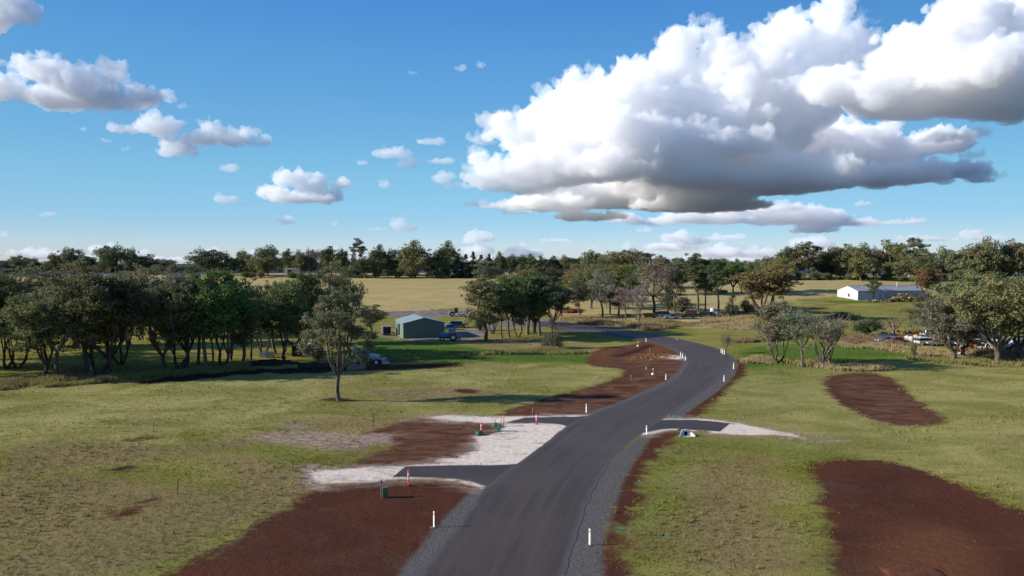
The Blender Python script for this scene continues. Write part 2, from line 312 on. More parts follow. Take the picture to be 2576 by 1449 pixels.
REG={
'dirt':[
 [(400,1500),(430,1449),(560,1380),(640,1325),(740,1265),(800,1235),(860,1222),(950,1216),(1040,1213),(1120,1213),(1200,1225),(1225,1240),(1160,1340),(1080,1449),(1050,1520)],
 [(870,1180),(930,1150),(985,1122),(900,1100),(960,1078),(1040,1058),(1100,1058),(1200,1066),(1270,1070),(1265,1095),(1220,1130),(1150,1170),(1010,1180)],
 [(1240,1052),(1290,1030),(1380,1002),(1470,980),(1545,955),(1570,932),(1480,917),(1492,890),(1520,876),(1590,868),(1640,858),(1740,880),(1760,930),(1700,970),(1560,1030),(1480,1058),(1330,1058)],
 [(1490,1510),(1500,1420),(1535,1290),(1565,1200),(1620,1115),(1650,1092),(1725,1087),(1700,1105),(1655,1150),(1622,1210),(1600,1290),(1560,1360),(1580,1449),(1590,1520)],
 [(1700,1056),(1770,1005),(1830,960),(1850,925),(1848,905),(1870,912),(1878,935),(1850,965),(1790,1020),(1745,1055)],
 [(2080,960),(2120,943),(2200,940),(2260,962),(2300,997),(2350,1035),(2392,1062),(2350,1070),(2250,1069),(2170,1042),(2100,1002)],
 [(2055,1180),(2110,1160),(2200,1163),(2270,1172),(2340,1192),(2440,1232),(2576,1288),(2750,1380),(2850,1520),(2160,1520),(2120,1449),(2088,1340),(2072,1250)],
 [(318,1108),(345,1102),(375,1106),(345,1113)],[(262,1186),(300,1178),(345,1184),(310,1194)],[(258,1300),(300,1290),(370,1262),(365,1275),(300,1306)],
 [(800,1008),(850,1002),(890,1009),(850,1014)],[(1140,985),(1170,980),(1210,988),(1170,992)],
 [(1400,781),(1415,778),(1460,777),(1470,784),(1430,786)],
 [(330,965),(430,950),(600,932),(800,925),(1000,918),(1150,917),(1150,924),(1000,930),(800,938),(600,945),(450,962)]],
'black':[[(330,967),(430,948),(600,925),(780,918),(900,920),(880,938),(600,948),(450,963)],[(262,1186),(300,1178),(345,1184),(310,1194)],[(1560,898),(1600,888),(1640,872),(1630,868),(1590,884),(1545,895)]],
'light':[[(-120,965),(300,958),(800,928),(1540,925),(1500,985),(1250,1035),(900,1072),(300,1125),(-120,1105)],[(1760,1060),(1880,940),(2700,920),(2750,1330),(2450,1220),(2200,1160),(2050,1125)],[(1120,915),(1480,915),(1540,920),(1100,925)]],
'dusty':[[(1240,1052),(1290,1030),(1380,1002),(1470,980),(1545,955),(1570,932),(1480,917),(1492,890),(1520,876),(1590,868),(1640,858),(1740,880),(1760,930),(1700,970),(1560,1030),(1480,1058),(1330,1058)],[(870,1190),(900,1100),(1000,1050),(1270,1070),(1220,1130),(1010,1190)],[(2080,960),(2200,940),(2300,997),(2392,1062),(2250,1069),(2170,1042)]],
'orange':[[(1485,915),(1500,885),(1540,880),(1550,905),(1520,918)],[(1590,905),(1620,894),(1700,892),(1700,905),(1640,912)],[(2200,1380),(2350,1330),(2500,1400),(2500,1600),(2250,1600)],[(1580,868),(1650,862),(1700,880),(1640,890)]],
'shoulder':[
 [(970,1510),(1005,1449),(1090,1342),(1180,1245),(1218,1232),(1300,1200),(1200,1449),(1150,1510)],
 [(1380,1510),(1420,1400),(1470,1250),(1560,1140),(1630,1095),(1655,1092),(1640,1105),(1605,1160),(1575,1210),(1545,1290),(1518,1400),(1508,1510)],
 [(1640,1064),(1740,1000),(1800,955),(1830,915),(1815,885),(1848,900),(1858,925),(1835,962),(1785,1003),(1700,1058)],
 [(1450,1052),(1560,1012),(1670,962),(1710,928),(1718,905),(1690,880),(1640,862),(1570,848),(1640,850),(1740,890),(1740,920),(1690,970),(1580,1020),(1490,1058)],
 [(1400,824),(1500,830),(1600,846),(1590,854),(1500,840),(1400,832)]],
'cream':[
 [(785,1213),(775,1192),(850,1182),(1010,1177),(1050,1176),(1020,1205),(960,1214),(880,1222),(815,1222)],
 [(985,1204),(1060,1206),(1130,1210),(1190,1218),(1222,1232),(1205,1236),(1160,1221),(1080,1213),(985,1211)],
 [(1095,1163),(1160,1150),(1195,1132),(1195,1112),(1180,1102),(1215,1098),(1250,1090),(1262,1069),(1310,1066),(1400,1069),(1428,1078),(1345,1160),(1290,1175),(1180,1177)],
 [(1000,1180),(1100,1170),(1200,1170),(1290,1172),(1290,1177),(1100,1178)],
 [(1075,1053),(1120,1047),(1200,1049),(1320,1050),(1490,1046),(1500,1052),(1320,1058),(1262,1068),(1150,1063)],
 [(1780,1090),(1820,1096),(1900,1100),(1960,1098),(2030,1104),(1980,1090),(1900,1074),(1840,1063),(1760,1055),(1665,1056),(1700,1062),(1800,1070)],
 [(1615,1092),(1690,1078),(1750,1082),(1750,1088),(1690,1085),(1630,1098)],
 [(1660,899),(1690,894),(1722,900),(1712,905),(1680,903)]],
'pale':[
 [(625,1108),(700,1090),(830,1092),(900,1096),(970,1100),(985,1115),(900,1133),(800,1128),(690,1116)],
 [(1060,1055),(1000,1060),(1080,1046),(1160,1046),(1150,1068)],[(700,1077),(748,1074),(748,1077)],
 [(750,1190),(790,1180),(800,1225),(770,1215)],[(1960,1085),(2050,1100),(2120,1112),(2050,1110),(1980,1102)]],
'yard':[
 [(960,785),(1050,782),(1140,780),(1200,790),(1180,798),(1090,797),(990,796),(940,800)],
 [(1110,838),(1150,834),(1200,824),(1260,814),(1340,806),(1420,808),(1430,822),(1340,825),(1260,824),(1235,832),(1215,846),(1185,857),(1115,856),(1010,856),(968,846),(978,840),(1014,852)],
 [(850,860),(900,850),(980,842),(985,846),(900,855),(850,864)],[(1180,798),(1215,790),(1300,800),(1420,806),(1420,812),(1300,812),(1200,802)]],
'lush':[
 [(860,905),(900,862),(965,848),(1010,858),(1120,862),(1180,872),(1280,888),(1400,890),(1480,892),(1490,914),(1300,914),(1100,912),(950,912)],
 [(1860,890),(1900,872),(2000,866),(2120,868),(2250,885),(2380,905),(2390,925),(2250,935),(2080,936),(1960,940),(1880,925)],
 [(2080,757),(2160,757),(2240,758),(2190,762),(2090,762)],[(200,885),(350,880),(340,900),(200,905)]],
'fresh':[
 [(1620,1300),(1640,1200),(1700,1120),(1850,1105),(2050,1110),(2150,1150),(2060,1180),(1900,1130),(1720,1150),(1680,1250),(1640,1449),(1600,1449)],
 [(2040,1180),(2070,1200),(2080,1300),(2130,1449),(2060,1449),(2050,1300)],
 [(640,1130),(700,1120),(780,1150),(700,1170),(650,1160)],[(0,1330),(150,1320),(250,1350),(420,1360),(420,1449),(0,1449)],
 [(1800,1060),(1840,1000),(1880,960),(1900,930),(2000,925),(2100,940),(2070,960),(2090,1000),(2000,990),(1900,1040)],
 [(380,1240),(440,1225),(520,1245),(440,1262)]],
'brown':[[(-120,1225),(400,1200),(700,1255),(560,1340),(400,1440),(100,1500),(-120,1500)],
 [(0,1130),(150,1110),(400,1120),(640,1105),(560,1150),(300,1170),(100,1200),(0,1220)],
 [(1750,1180),(1900,1150),(1990,1200),(1990,1449),(1760,1449),(1720,1300)],
 [(500,1150),(800,1180),(760,1250),(600,1330),(420,1400),(430,1340),(560,1250)],
 [(900,985),(1100,975),(1300,985),(1250,1010),(1000,1010)],
 [(1180,855),(1300,850),(1400,872),(1300,880),(1180,872)],[(1420,865),(1500,870),(1480,885),(1400,880)],
 [(700,1060),(900,1050),(1050,1045),(980,1080),(750,1090)]],
'dry':[
 [(600,800),(600,690),(1200,690),(1600,690),(1950,700),(2400,700),(2500,720),(2350,740),(2060,752),(1900,790),(1880,830),(1600,815),(1400,795),(1200,785),(950,790)],
 [(0,700),(560,695),(600,800),(0,800)]]}
ang=np.concatenate([np.linspace(R(-46),R(46),520),np.linspace(R(46),R(314),90)[1:-1]])
rad=np.concatenate([np.geomspace(8,700,470),np.geomspace(740,14000,26)])
A,Rr=np.meshgrid(ang,rad); GX=(Rr*np.sin(A)).ravel(); GY=(Rr*np.cos(A)).ravel()
GX=np.append(GX,0); GY=np.append(GY,0); GZ=terr(GX,GY)
na,nr=len(ang),len(rad); idx=np.arange(na*nr).reshape(nr,na); nx=np.roll(idx,-1,axis=1)
quads=np.stack([idx[:-1],nx[:-1],nx[1:],idx[1:]],-1).reshape(-1,4)[:, ::-1]
ATTR={}
near=(GY>5)&(np.abs(GX)<900)&(GY<1500)
for k,polys in REG.items():
    v=np.full(GX.shape,-30.0)
    for P in polys:
        q=sd(GX[near],GY[near],P,True); v[near]=np.maximum(v[near],q)
    ATTR[k]=np.clip(v,-30,30)
ATTR['dry']=np.where((GY>420)&(np.hypot(GX,GY)<620),30,ATTR['dry'])
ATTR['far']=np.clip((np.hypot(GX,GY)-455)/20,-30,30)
def ripple(X,Y): return 0
dug=np.clip(ATTR['dirt']/1.5,0,1)
black=np.clip(ATTR['black'],-2,3)
GZ=GZ+np.where(black>-1,.10*np.clip(black+1,0,2)*np.sin(GX*.9)*np.sin(GY*.7+GX*.3),0)*(GY<140)*(GX<-10)
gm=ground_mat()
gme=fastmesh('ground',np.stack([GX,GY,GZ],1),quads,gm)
ctr=len(GX)-1
bm=bmesh.new(); bm.from_mesh(gme); bm.verts.ensure_lookup_table()
for i in range(na): bm.faces.new((bm.verts[ctr],bm.verts[idx[0,(i+1)%na]],bm.verts[idx[0,i]]))
bm.to_mesh(gme); bm.free()
gme.polygons.foreach_set('use_smooth',[True]*len(gme.polygons))
for k,v in ATTR.items():
    at_=gme.attributes.new(k,'FLOAT','POINT'); at_.data.foreach_set('value',v.astype(np.float32))
g=bpy.data.objects.new('ground',gme); col.objects.link(g); tag(g,kind='structure')
# fast lookup of a mask at world points
def lookup(name,X,Y):
    r=np.hypot(X,Y); t=np.arctan2(X,Y); i=np.clip(np.searchsorted(rad,r),0,nr-1); j=np.clip(np.searchsorted(ang[:520],t),0,519)
    return ATTR[name][i*na+j]

# ------------------------------------------------------------------ road
def cr(P,n):
    P=np.array(P,float); P=np.vstack([2*P[0]-P[1],P,2*P[-1]-P[-2]]); out=[]
    m=len(P)-3
    for i in range(m):
        p0,p1,p2,p3=P[i:i+4]
        for t in np.linspace(0,1,n,endpoint=False): out.append(.5*((2*p1)+(-p0+p2)*t+(2*p0-5*p1+4*p2-p3)*t*t+(-p0+3*p1-3*p2+p3)*t**3))
    out.append(P[-2]); return np.array(out)
def strip(name,L,Rt,mat,z,nu=14,n=10,wob=.06,kind='structure',world=False):
    if not world: L=[at(*p)[:2] for p in L]; Rt=[at(*p)[:2] for p in Rt]
    L=cr(L,n); Rt=cr(Rt,n); m=len(L); V=[];U=[];Vv=[]; v=0
    rg=random.Random(5)
    for i in range(m):
        if i: v+=np.linalg.norm((L[i]+Rt[i]-L[i-1]-Rt[i-1])/2)
        for j in range(nu+1):
            t=j/nu; p=L[i]*(1-t)+Rt[i]*t
            if j in (0,nu): 
                dd=(L[i]-Rt[i]); dd=dd/max(np.linalg.norm(dd),.1); p=p+dd*wob*noise.noise(Vector((p[0]*.7,p[1]*.7,j)))*3
            V.append((p[0],p[1],float(terr(p[0],p[1]))+z)); U.append(t); Vv.append(v)
    w=nu+1; idx=np.arange(m*w).reshape(m,w)
    q=np.stack([idx[:-1,:-1],idx[:-1,1:],idx[1:,1:],idx[1:,:-1]],-1).reshape(-1,4)
    me=fastmesh(name,np.array(V),q,mat)
    for nm,d in (('u',U),('v',Vv)):
        a_=me.attributes.new(nm,'FLOAT','POINT'); a_.data.foreach_set('value',np.array(d,np.float32))
    o=bpy.data.objects.new(name,me); col.objects.link(o)
    if me.polygons[0].normal.z<0: me.flip_normals()
    tag(o,kind=kind); return o
am=asphalt_mat('asphalt'); 
strip('road',ROADL,ROADR,am,.016)
am2=asphalt_mat('driveway_asphalt',(.036,.027,.024),(.050,.038,.034))
strip('driveway',[(1018,1178),(1080,1177),(1180,1175),(1280,1173),(1400,1160)],[(985,1205),(1060,1206),(1150,1210),(1215,1226),(1330,1260)],am2,.011)
strip('driveway',[(1322,1053),(1400,1052),(1480,1049),(1560,1040)],[(1268,1067),(1330,1067),(1400,1069),(1440,1080)],am2,.011,nu=8)
strip('driveway',[(1620,1062),(1700,1059),(1760,1060),(1842,1067)],[(1580,1100),(1680,1082),(1745,1084),(1815,1089)],am2,.011,nu=8)
0 and strip('driveway',[(1842,1068),(1870,1071),(1905,1077)],[(1830,1089),(1850,1091),(1880,1090)],am2,.008,nu=6,wob=.25)

# ------------------------------------------------------------------ grass: many small tufts, uncountable
def tufts(name,X,Y,h,w,nb,mat,seed,lean=.35,label=None):
    rg=np.random.default_rng(seed); n=len(X); Z=terr(X,Y)
    hh=(h*rg.uniform(.6,1.3,n)) if np.isscalar(h) else h*rg.uniform(.7,1.25,n)
    V=np.empty((n,nb,3,3)); 
    for b in range(nb):
        a=rg.uniform(0,2*np.pi,n); ox=rg.normal(0,w*1.2,n); oy=rg.normal(0,w*1.2,n); l=rg.uniform(0,lean,n)*hh; la=rg.uniform(0,2*np.pi,n)
        bw=w*rg.uniform(.5,1,n)
        V[:,b,0]=np.stack([X+ox-np.cos(a)*bw,Y+oy-np.sin(a)*bw,Z-.03],1)
        V[:,b,1]=np.stack([X+ox+np.cos(a)*bw,Y+oy+np.sin(a)*bw,Z-.03],1)
        V[:,b,2]=np.stack([X+ox+np.cos(la)*l,Y+oy+np.sin(la)*l,Z+hh],1)
    V=V.reshape(-1,3); Fq=np.arange(len(V)).reshape(-1,3)
    me=fastmesh(name,V,Fq,mat)
    for k in ('dry','lush','brown','fresh','light'):
        vals=np.repeat(lookup(k,X,Y),nb*3); a_=me.attributes.new(k,'FLOAT','POINT'); a_.data.foreach_set('value',vals.astype(np.float32))
    o=bpy.data.objects.new(name,me); col.objects.link(o); tag(o,label,'grass',kind='stuff'); return o
rg=np.random.default_rng(11)
roadP=np.array([at(*p)[:2] for p in ROADL]+[at(*p)[:2] for p in ROADR[::-1]])
def in_poly(X,Y,W):
    ins=np.zeros(X.shape,bool); n=len(W)
    for i in range(n):
        x0,y0=W[i]; x1,y1=W[(i+1)%n]; ins^=((y0>Y)!=(y1>Y))&(X<(x1-x0)*(Y-y0)/((y1-y0) or 1e-9)+x0)
    return ins
def scatter(n,y0,y1,tanx=.86):
    """even density over a sector of ground"""
    y=np.sqrt(rg.uniform(y0*y0,y1*y1,n)); x=rg.uniform(-tanx,tanx,n)*y; return x,y
X,Y=scatter(230000,30,135)
# keep more of them close by
keep=rg.uniform(0,1,len(X))<np.clip(55/Y,0,1)**1.2
X,Y=X[keep],Y[keep]
bad=(np.maximum(lookup('dirt',X,Y),np.maximum(lookup('cream',X,Y),np.maximum(lookup('shoulder',X,Y),lookup('yard',X,Y)))))>rg.normal(-.1,.45,len(X))
DRV=[np.array([at(*p)[:2] for p in q]) for q in ([(1018,1176),(1290,1171),(1400,1160),(1330,1262),(1215,1228),(1150,1212),(985,1207)],[(1322,1051),(1560,1040),(1440,1082),(1400,1071),(1266,1069)],[(1620,1060),(1700,1057),(1845,1065),(1818,1091),(1745,1086),(1680,1084),(1580,1102)])]
for q in DRV: bad|=in_poly(X,Y,q)
bad|=in_poly(X,Y,roadP)|(segdist(X,Y,_cl)<4.2)
X,Y=X[~bad],Y[~bad]
pn=np.sin(X*.35+np.sin(Y*.22)*2)*np.sin(Y*.41+X*.13); hh=np.where(lookup('lush',X,Y)>0,.15,.085)*(1+.35*pn)
tufts('short_grass',X,Y,hh,.035,4,grass_mat('short_grass_blades',(1.15,1.15,1.05)),1,lean=.9,label='short patchy green and yellow pasture grass over the paddocks')
X2,Y2=scatter(26000,30,120)
keep=(rg.uniform(0,1,len(X2))<np.clip(50/Y2,0,1))&(np.sin(X2*.21+3*np.sin(Y2*.13))*np.sin(Y2*.19-X2*.07)+rg.normal(0,.5,len(X2))>.55)
keep&=(np.maximum(lookup('dirt',X2,Y2)+.8*rg.uniform(-1,2,len(X2)),np.maximum(lookup('cream',X2,Y2),lookup('shoulder',X2,Y2)))<-.15)&~in_poly(X2,Y2,roadP)&(segdist(X2,Y2,_cl)>4.6)
for q in DRV: keep&=~in_poly(X2,Y2,q)
tufts('pasture_clumps',X2[keep],Y2[keep],.24,.045,7,grass_mat('clump_blades',(1.25,1.2,1.1)),3,lean=.8,label='taller weedy clumps dotted through the short pasture')
def region_pts(pix,n,seed=0):
    W=np.array([at(*p)[:2] for p in dens(pix)]); r_=np.random.default_rng(seed)
    X=r_.uniform(W[:,0].min(),W[:,0].max(),n*4); Y=r_.uniform(W[:,1].min(),W[:,1].max(),n*4); k=in_poly(X,Y,W)
    return X[k][:n],Y[k][:n]
reedA=reed_mat('dry_reed_blades',(.44,.34,.185),(.33,.265,.12)); reedB=reed_mat('green_reed_blades',(.22,.21,.07),(.32,.27,.115)); reedC=reed_mat('dark_brown_reed_blades',(.22,.15,.085),(.34,.24,.13))
def rows(regs,name,mat,h,w,label,seed):
    XX=[];YY=[]
    for i,(P,n) in enumerate(regs):
        X,Y=region_pts(P,n,seed+i); c=np.sin(X*.9+seed)*np.sin(Y*.8)+np.sin(X*.33-Y*.2); k=c+np.random.default_rng(i).normal(0,.7,len(X))>-.5; XX.append(X[k]); YY.append(Y[k])
    X=np.concatenate(XX); Y=np.concatenate(YY); k=segdist(X,Y,_cl)>5; X=X[k];Y=Y[k]
    hh=h*(1+.4*np.sin(X*.7)*np.sin(Y*.5+X*.2)); tufts(name,X,Y,hh,w,5,mat,seed,lean=.5,label=label)
rows([([(1390,800),(1420,796),(1480,800),(1560,806),(1640,812),(1700,818),(1640,826),(1560,822),(1480,812),(1400,806)],2500),
      ([(1760,806),(1800,795),(1880,793),(1905,800),(1900,828),(1840,830),(1780,822)],4200),
      ([(1865,912),(1900,902),(1960,905),(2040,912),(2100,920),(2060,926),(1960,918),(1880,916)],1300),
      ([(2120,866),(2200,862),(2300,872),(2400,888),(2450,895),(2480,912),(2400,905),(2300,895),(2200,880),(2130,876)],3500),
      ([(1320,876),(1340,870),(1400,874),(1410,882),(1340,884)],500),([(1080,780),(1150,776),(1220,774),(1230,782),(1150,781)],500),
      ([(2080,925),(2200,920),(2260,930),(2200,936),(2100,934)],1100),([(1880,705),(1990,700),(2200,706),(2350,704),(2200,698),(1990,696)],1500),
      ([(1950,768),(2060,800),(2150,800),(2060,830),(1960,810)],900)],'long_dry_grass',reedA,.62,.06,'long straw coloured grass in strips along the gully and road',40)
rows([([(-40,968),(100,958),(250,950),(400,937),(520,930),(620,922),(600,935),(450,948),(300,962),(100,978),(-40,985)],5200),
      ([(1180,890),(1300,884),(1420,882),(1480,888),(1460,893),(1300,893),(1180,896)],2300),
      ([(880,912),(960,905),(1050,900),(1150,897),(1180,902),(1060,906),(960,914)],1500),
      ([(2280,905),(2400,898),(2576,900),(2640,925),(2500,925),(2380,915)],2500),
      ([(1600,800),(1660,806),(1720,812),(1780,822),(1700,822),(1620,814)],1200)],'long_green_grass',reedB,.65,.06,'longer yellow green grass beside the fence and the gully',60)
rows([([(2120,858),(2180,852),(2290,858),(2330,868),(2300,874),(2200,868),(2130,868)],2600),([(1450,810),(1500,808),(1560,815),(1540,820),(1460,816)],900),
      ([(1580,820),(1640,818),(1700,822),(1660,832),(1610,830)],1200),([(2440,890),(2576,885),(2600,905),(2500,908)],1800),
      ([(1840,862),(1880,858),(1960,852),(1960,857),(1880,864)],900)],'dark_reed_bed',reedC,.95,.07,'dark brown reeds massed in the low wet ground',80)

# ------------------------------------------------------------------ trees
def leaf_mat(name,base,trans=.22,var=.35):
    a=N(name); oi=a.n('ObjectInfo'); tint=oi.outputs['Color']; p=a.obj()
    f=a.noise(p,.9,3,.6); f2=a.noise(p,7,2,.6)
    c=a.mix(1.0,tint,base,'MULTIPLY')
    x=a.n('VectorMath',operation='SCALE'); a.t.links.new(c,x.inputs[0]); a.set(x,'Scale',a.math('ADD',a.rng(f,.3,.7,.72,1.3),a.rng(f2,.3,.7,-.25,.25)))
    c=a.mix(a.rng(f2,.58,.72,0,.30),x.outputs[0],(.11,.085,.035))
    return a.pbr(c,.75,spec=.15,trans=(trans,c))
LEAF=leaf_mat('gum_leaves',(1,1,1),.28)
def bark_mat(name,c1,c2,c3):
    a=N(name); p=a.obj(); m=a.map(p,scale=(3,3,.7)); f=a.noise(m,1.4,6,.7); c=a.mix(a.rng(f,.38,.62),c1,c2); c=a.mix(a.rng(a.noise(p,.5,3),.5,.65),c,c3)
    return a.pbr(c,.95,normal=a.bump(f,.6,.05),spec=.1)
BARK=bark_mat('gum_bark',(.055,.040,.032),(.17,.135,.11),(.24,.20,.17)); BARKD=bark_mat('dark_bark',(.035,.026,.022),(.09,.07,.055),(.06,.045,.035)); BARKG=bark_mat('grey_dead_bark',(.075,.058,.050),(.21,.17,.145),(.13,.10,.085))
def smoothpath(P,n=4):
    return [Vector(q) for q in cr([tuple(p) for p in P],n)]
def leaves(rg,cl,total,ls,droop=.5):
    """quads of leaf sprays spread through clumps (centre, radii)"""
    vol=np.array([np.prod(r)**(2/3) for c,r in cl]); cnt=np.maximum(4,(total*vol/vol.sum()).astype(int)); out=[]
    for (c,r),k in zip(cl,cnt):
        d=rg.normal(size=(k,3)); d/=np.linalg.norm(d,axis=1)[:,None]; rr=rg.uniform(.15,1,(k,1))**.45
        lump=1+.28*np.sin(d[:,:1]*5+c[0])*np.sin(d[:,1:2]*5+c[1]*2)*1+.2*np.sin(d[:,2:]*7+c[2]*3)
        out.append(np.asarray(c)+d*rr*lump*np.asarray(r))
    P=np.concatenate(out); n=len(P)
    a=rg.normal(size=(n,3)); a[:,2]-=droop*1.0; a/=np.linalg.norm(a,axis=1)[:,None]
    b=rg.normal(size=(n,3)); b-= (b*a).sum(1)[:,None]*a; b/=np.linalg.norm(b,axis=1)[:,None]
    s=ls*rg.uniform(.6,1.3,(n,1)); w=s*rg.uniform(.28,.5,(n,1))
    V=np.stack([P-a*s,P+b*w,P+a*s,P-b*w],1).reshape(-1,3)
    return V,np.arange(len(V)).reshape(-1,4)
def gum(seed,H=12,W=9,fork=.25,limbs=4,nclump=34,nleaf=9000,ls=.2,base_w=.32,lean=0,stems=1,crown_lo=.38,shape='dome',clump=.15,targets=None,bark=None,inner=.3):
    rg=np.random.default_rng(seed); rd=random.Random(seed); mb=MB(); cl=[]
    zc=H*(crown_lo+1)/2; hz=H*(1-crown_lo)/2*.93
    pts=[]
    if targets: pts=[np.array(t) for t in targets]
    tries=0
    while len(pts)<nclump and tries<4000:
        tries+=1; d=rg.normal(size=3); d/=np.linalg.norm(d); r=rg.uniform(inner,1)**.6
        p=np.array([d[0]*W/2*.82*r,d[1]*W/2*.82*r,d[2]*hz*r])
        aa=math.atan2(p[1],p[0]); lob=1+.20*math.sin(2*aa+seed)+.13*math.sin(5*aa+seed*1.7); p[0]*=lob; p[1]*=lob; p[2]*=1+.12*math.sin(3*aa+seed*.6)
        if rd.random()<.05 and not targets: p[2]=-hz*rd.uniform(.9,1.25); p[0]*=1.15; p[1]*=1.15
        if shape=='dome' and p[2]<-.2*hz: p[2]*=.9
        if shape=='vase': k=.55+.45*(p[2]/hz+1)/2*1.2; p[0]*=k;p[1]*=k
        if shape=='tall': k=1.05-.45*(p[2]/hz); p[0]*=k;p[1]*=k
        p[2]+=zc; p[0]+=lean*p[2]/H*W
        if all(np.linalg.norm((p-q)/(W,W,H))>clump*.62 for q in pts): pts.append(p)
    # stems / limbs
    bases=[]
    for s in range(stems):
        a=2*math.pi*s/stems+rd.uniform(-.5,.5); off=Vector((math.cos(a),math.sin(a),0))*(0 if stems==1 else base_w*1.3)
        fk=Vector((off.x*3+rd.uniform(-.3,.3)+lean*W*fork,off.y*3+rd.uniform(-.3,.3),H*fork*rd.uniform(.85,1.15)))
        bw=base_w*(1 if stems==1 else .7)
        path=smoothpath([off-Vector((0,0,.3)),off+Vector((0,0,.25)),(off+fk)/2+Vector((rd.uniform(-.2,.2),rd.uniform(-.2,.2),0)),fk],4)
        mb.tube(path,[bw*(1.35 if i<2 else 1)*(1-.25*i/len(path)) for i in range(len(path))],9); bases.append((fk,bw*.75,off))
    nodes=[]
    nl=max(limbs,stems)
    for i in range(nl):
        fk,bw,off=bases[i%stems]; best=None
        a=2*math.pi*i/nl+rd.uniform(-.4,.4)
        tgt=Vector((math.cos(a)*W*.27+lean*W*.7,math.sin(a)*W*.27,H*rd.uniform(.68,.86)))
        if stems>1: tgt=Vector((off.x,off.y,0)).normalized()*W*.25+Vector((rd.uniform(-.1,.1)*W+lean*W*.7,rd.uniform(-.1,.1)*W,H*rd.uniform(.7,.88)))
        m1=fk.lerp(tgt,.35)+Vector((math.cos(a)*W*.05,math.sin(a)*W*.05,-.02*H)); m2=fk.lerp(tgt,.7)+Vector((rd.uniform(-.05,.05)*W,rd.uniform(-.05,.05)*W,0))
        path=smoothpath([fk-(fk-off).normalized()*.3,fk,m1,m2,tgt],5); n=len(path)
        rad=[bw*.8*(1-.75*k/n) for k in range(n)]; mb.tube(path,rad,7)
        nodes+= [(p,r) for p,r in list(zip(path,rad))[5:]]
    for p in pts:
        t=Vector(p); q,r=min(nodes,key=lambda e:(e[0]-t).length+ (0 if e[0].z<t.z else 2.0*(e[0].z-t.z)))
        mid=q.lerp(t,.5)+Vector((rd.uniform(-.06,.06)*W,rd.uniform(-.06,.06)*W,-.03*H)); path=smoothpath([q,mid,t],3)
        r0=min(r*.7,.09*H/12); mb.tube(path,[r0*(1-.8*k/len(path)) for k in range(len(path))],5,cap=False)
        s=rd.uniform(.75,1.3)*clump*W
        cl.append((p,(s,s,s*rd.uniform(.55,.85))))
        for _ in range(2):
            e=np.array([rd.gauss(0,1),rd.gauss(0,1),rd.gauss(0,.6)])*s*.75; cl.append((p+e,(s*.45,s*.45,s*.35)))
    V,Fq=leaves(rg,cl,nleaf,ls)
    kz=H/np.percentile(V[:,2],99.6); kw=(W/2)/np.percentile(np.hypot(V[:,0]-lean*W*.6,V[:,1]),94)
    V=V*np.array([kw,kw,kz]); mb.v=[(x*kw,y*kw,z*kz) for x,y,z in mb.v]
    return mb.mesh('trunk',bark or BARK,True), fastmesh('crown',V,Fq,LEAF)
def cypress(seed,H=12,W=6,nleaf=7000,ls=.22,lo=.05,power=.8):
    rg=np.random.default_rng(seed); mb=MB(); mb.tube([(0,0,-.3),(0,0,H*.5),(0,0,H*.95)],[.28,.18,.04],7)
    cl=[]
    for i in range(60):
        t=rg.uniform(0,1)**1.2; z=H*(lo+(.96-lo)*t); r=W/2*((1-t)**power)*rg.uniform(.55,.95); a=rg.uniform(0,6.28); s=W*.16*(1.15-t*.7)
        cl.append(((r*math.cos(a),r*math.sin(a),z),(s,s,s*.75)))
        if i%3==0: mb.tube([(0,0,z-.1*H),(r*math.cos(a),r*math.sin(a),z)],[.06,.02],4)
    V,Fq=leaves(rg,cl,nleaf,ls,droop=0); return mb.mesh('trunk',BARKD,True),fastmesh('crown',V,Fq,LEAF)
def shrub(seed,H=3,W=4,nleaf=2500,ls=.14):
    rg=np.random.default_rng(seed); mb=MB(); cl=[]
    for i in range(16):
        a=rg.uniform(0,6.28); r=W/2*.72*rg.uniform(0,1)**.6; z=H*rg.uniform(.2,.82)*(1-.25*(r/(W/2))); p=(r*math.cos(a),r*math.sin(a),z)
        mb.tube([(0,0,-.1),(p[0]*.4,p[1]*.4,z*.55),p],[.07,.05,.02],5); s=W*.2*rg.uniform(.8,1.2); cl.append((p,(s,s,s*.8*H/W*1.2)))
    V,Fq=leaves(rg,cl,nleaf,ls,droop=-.2); return mb.mesh('stem',BARKD,True),fastmesh('foliage',V,Fq,LEAF)
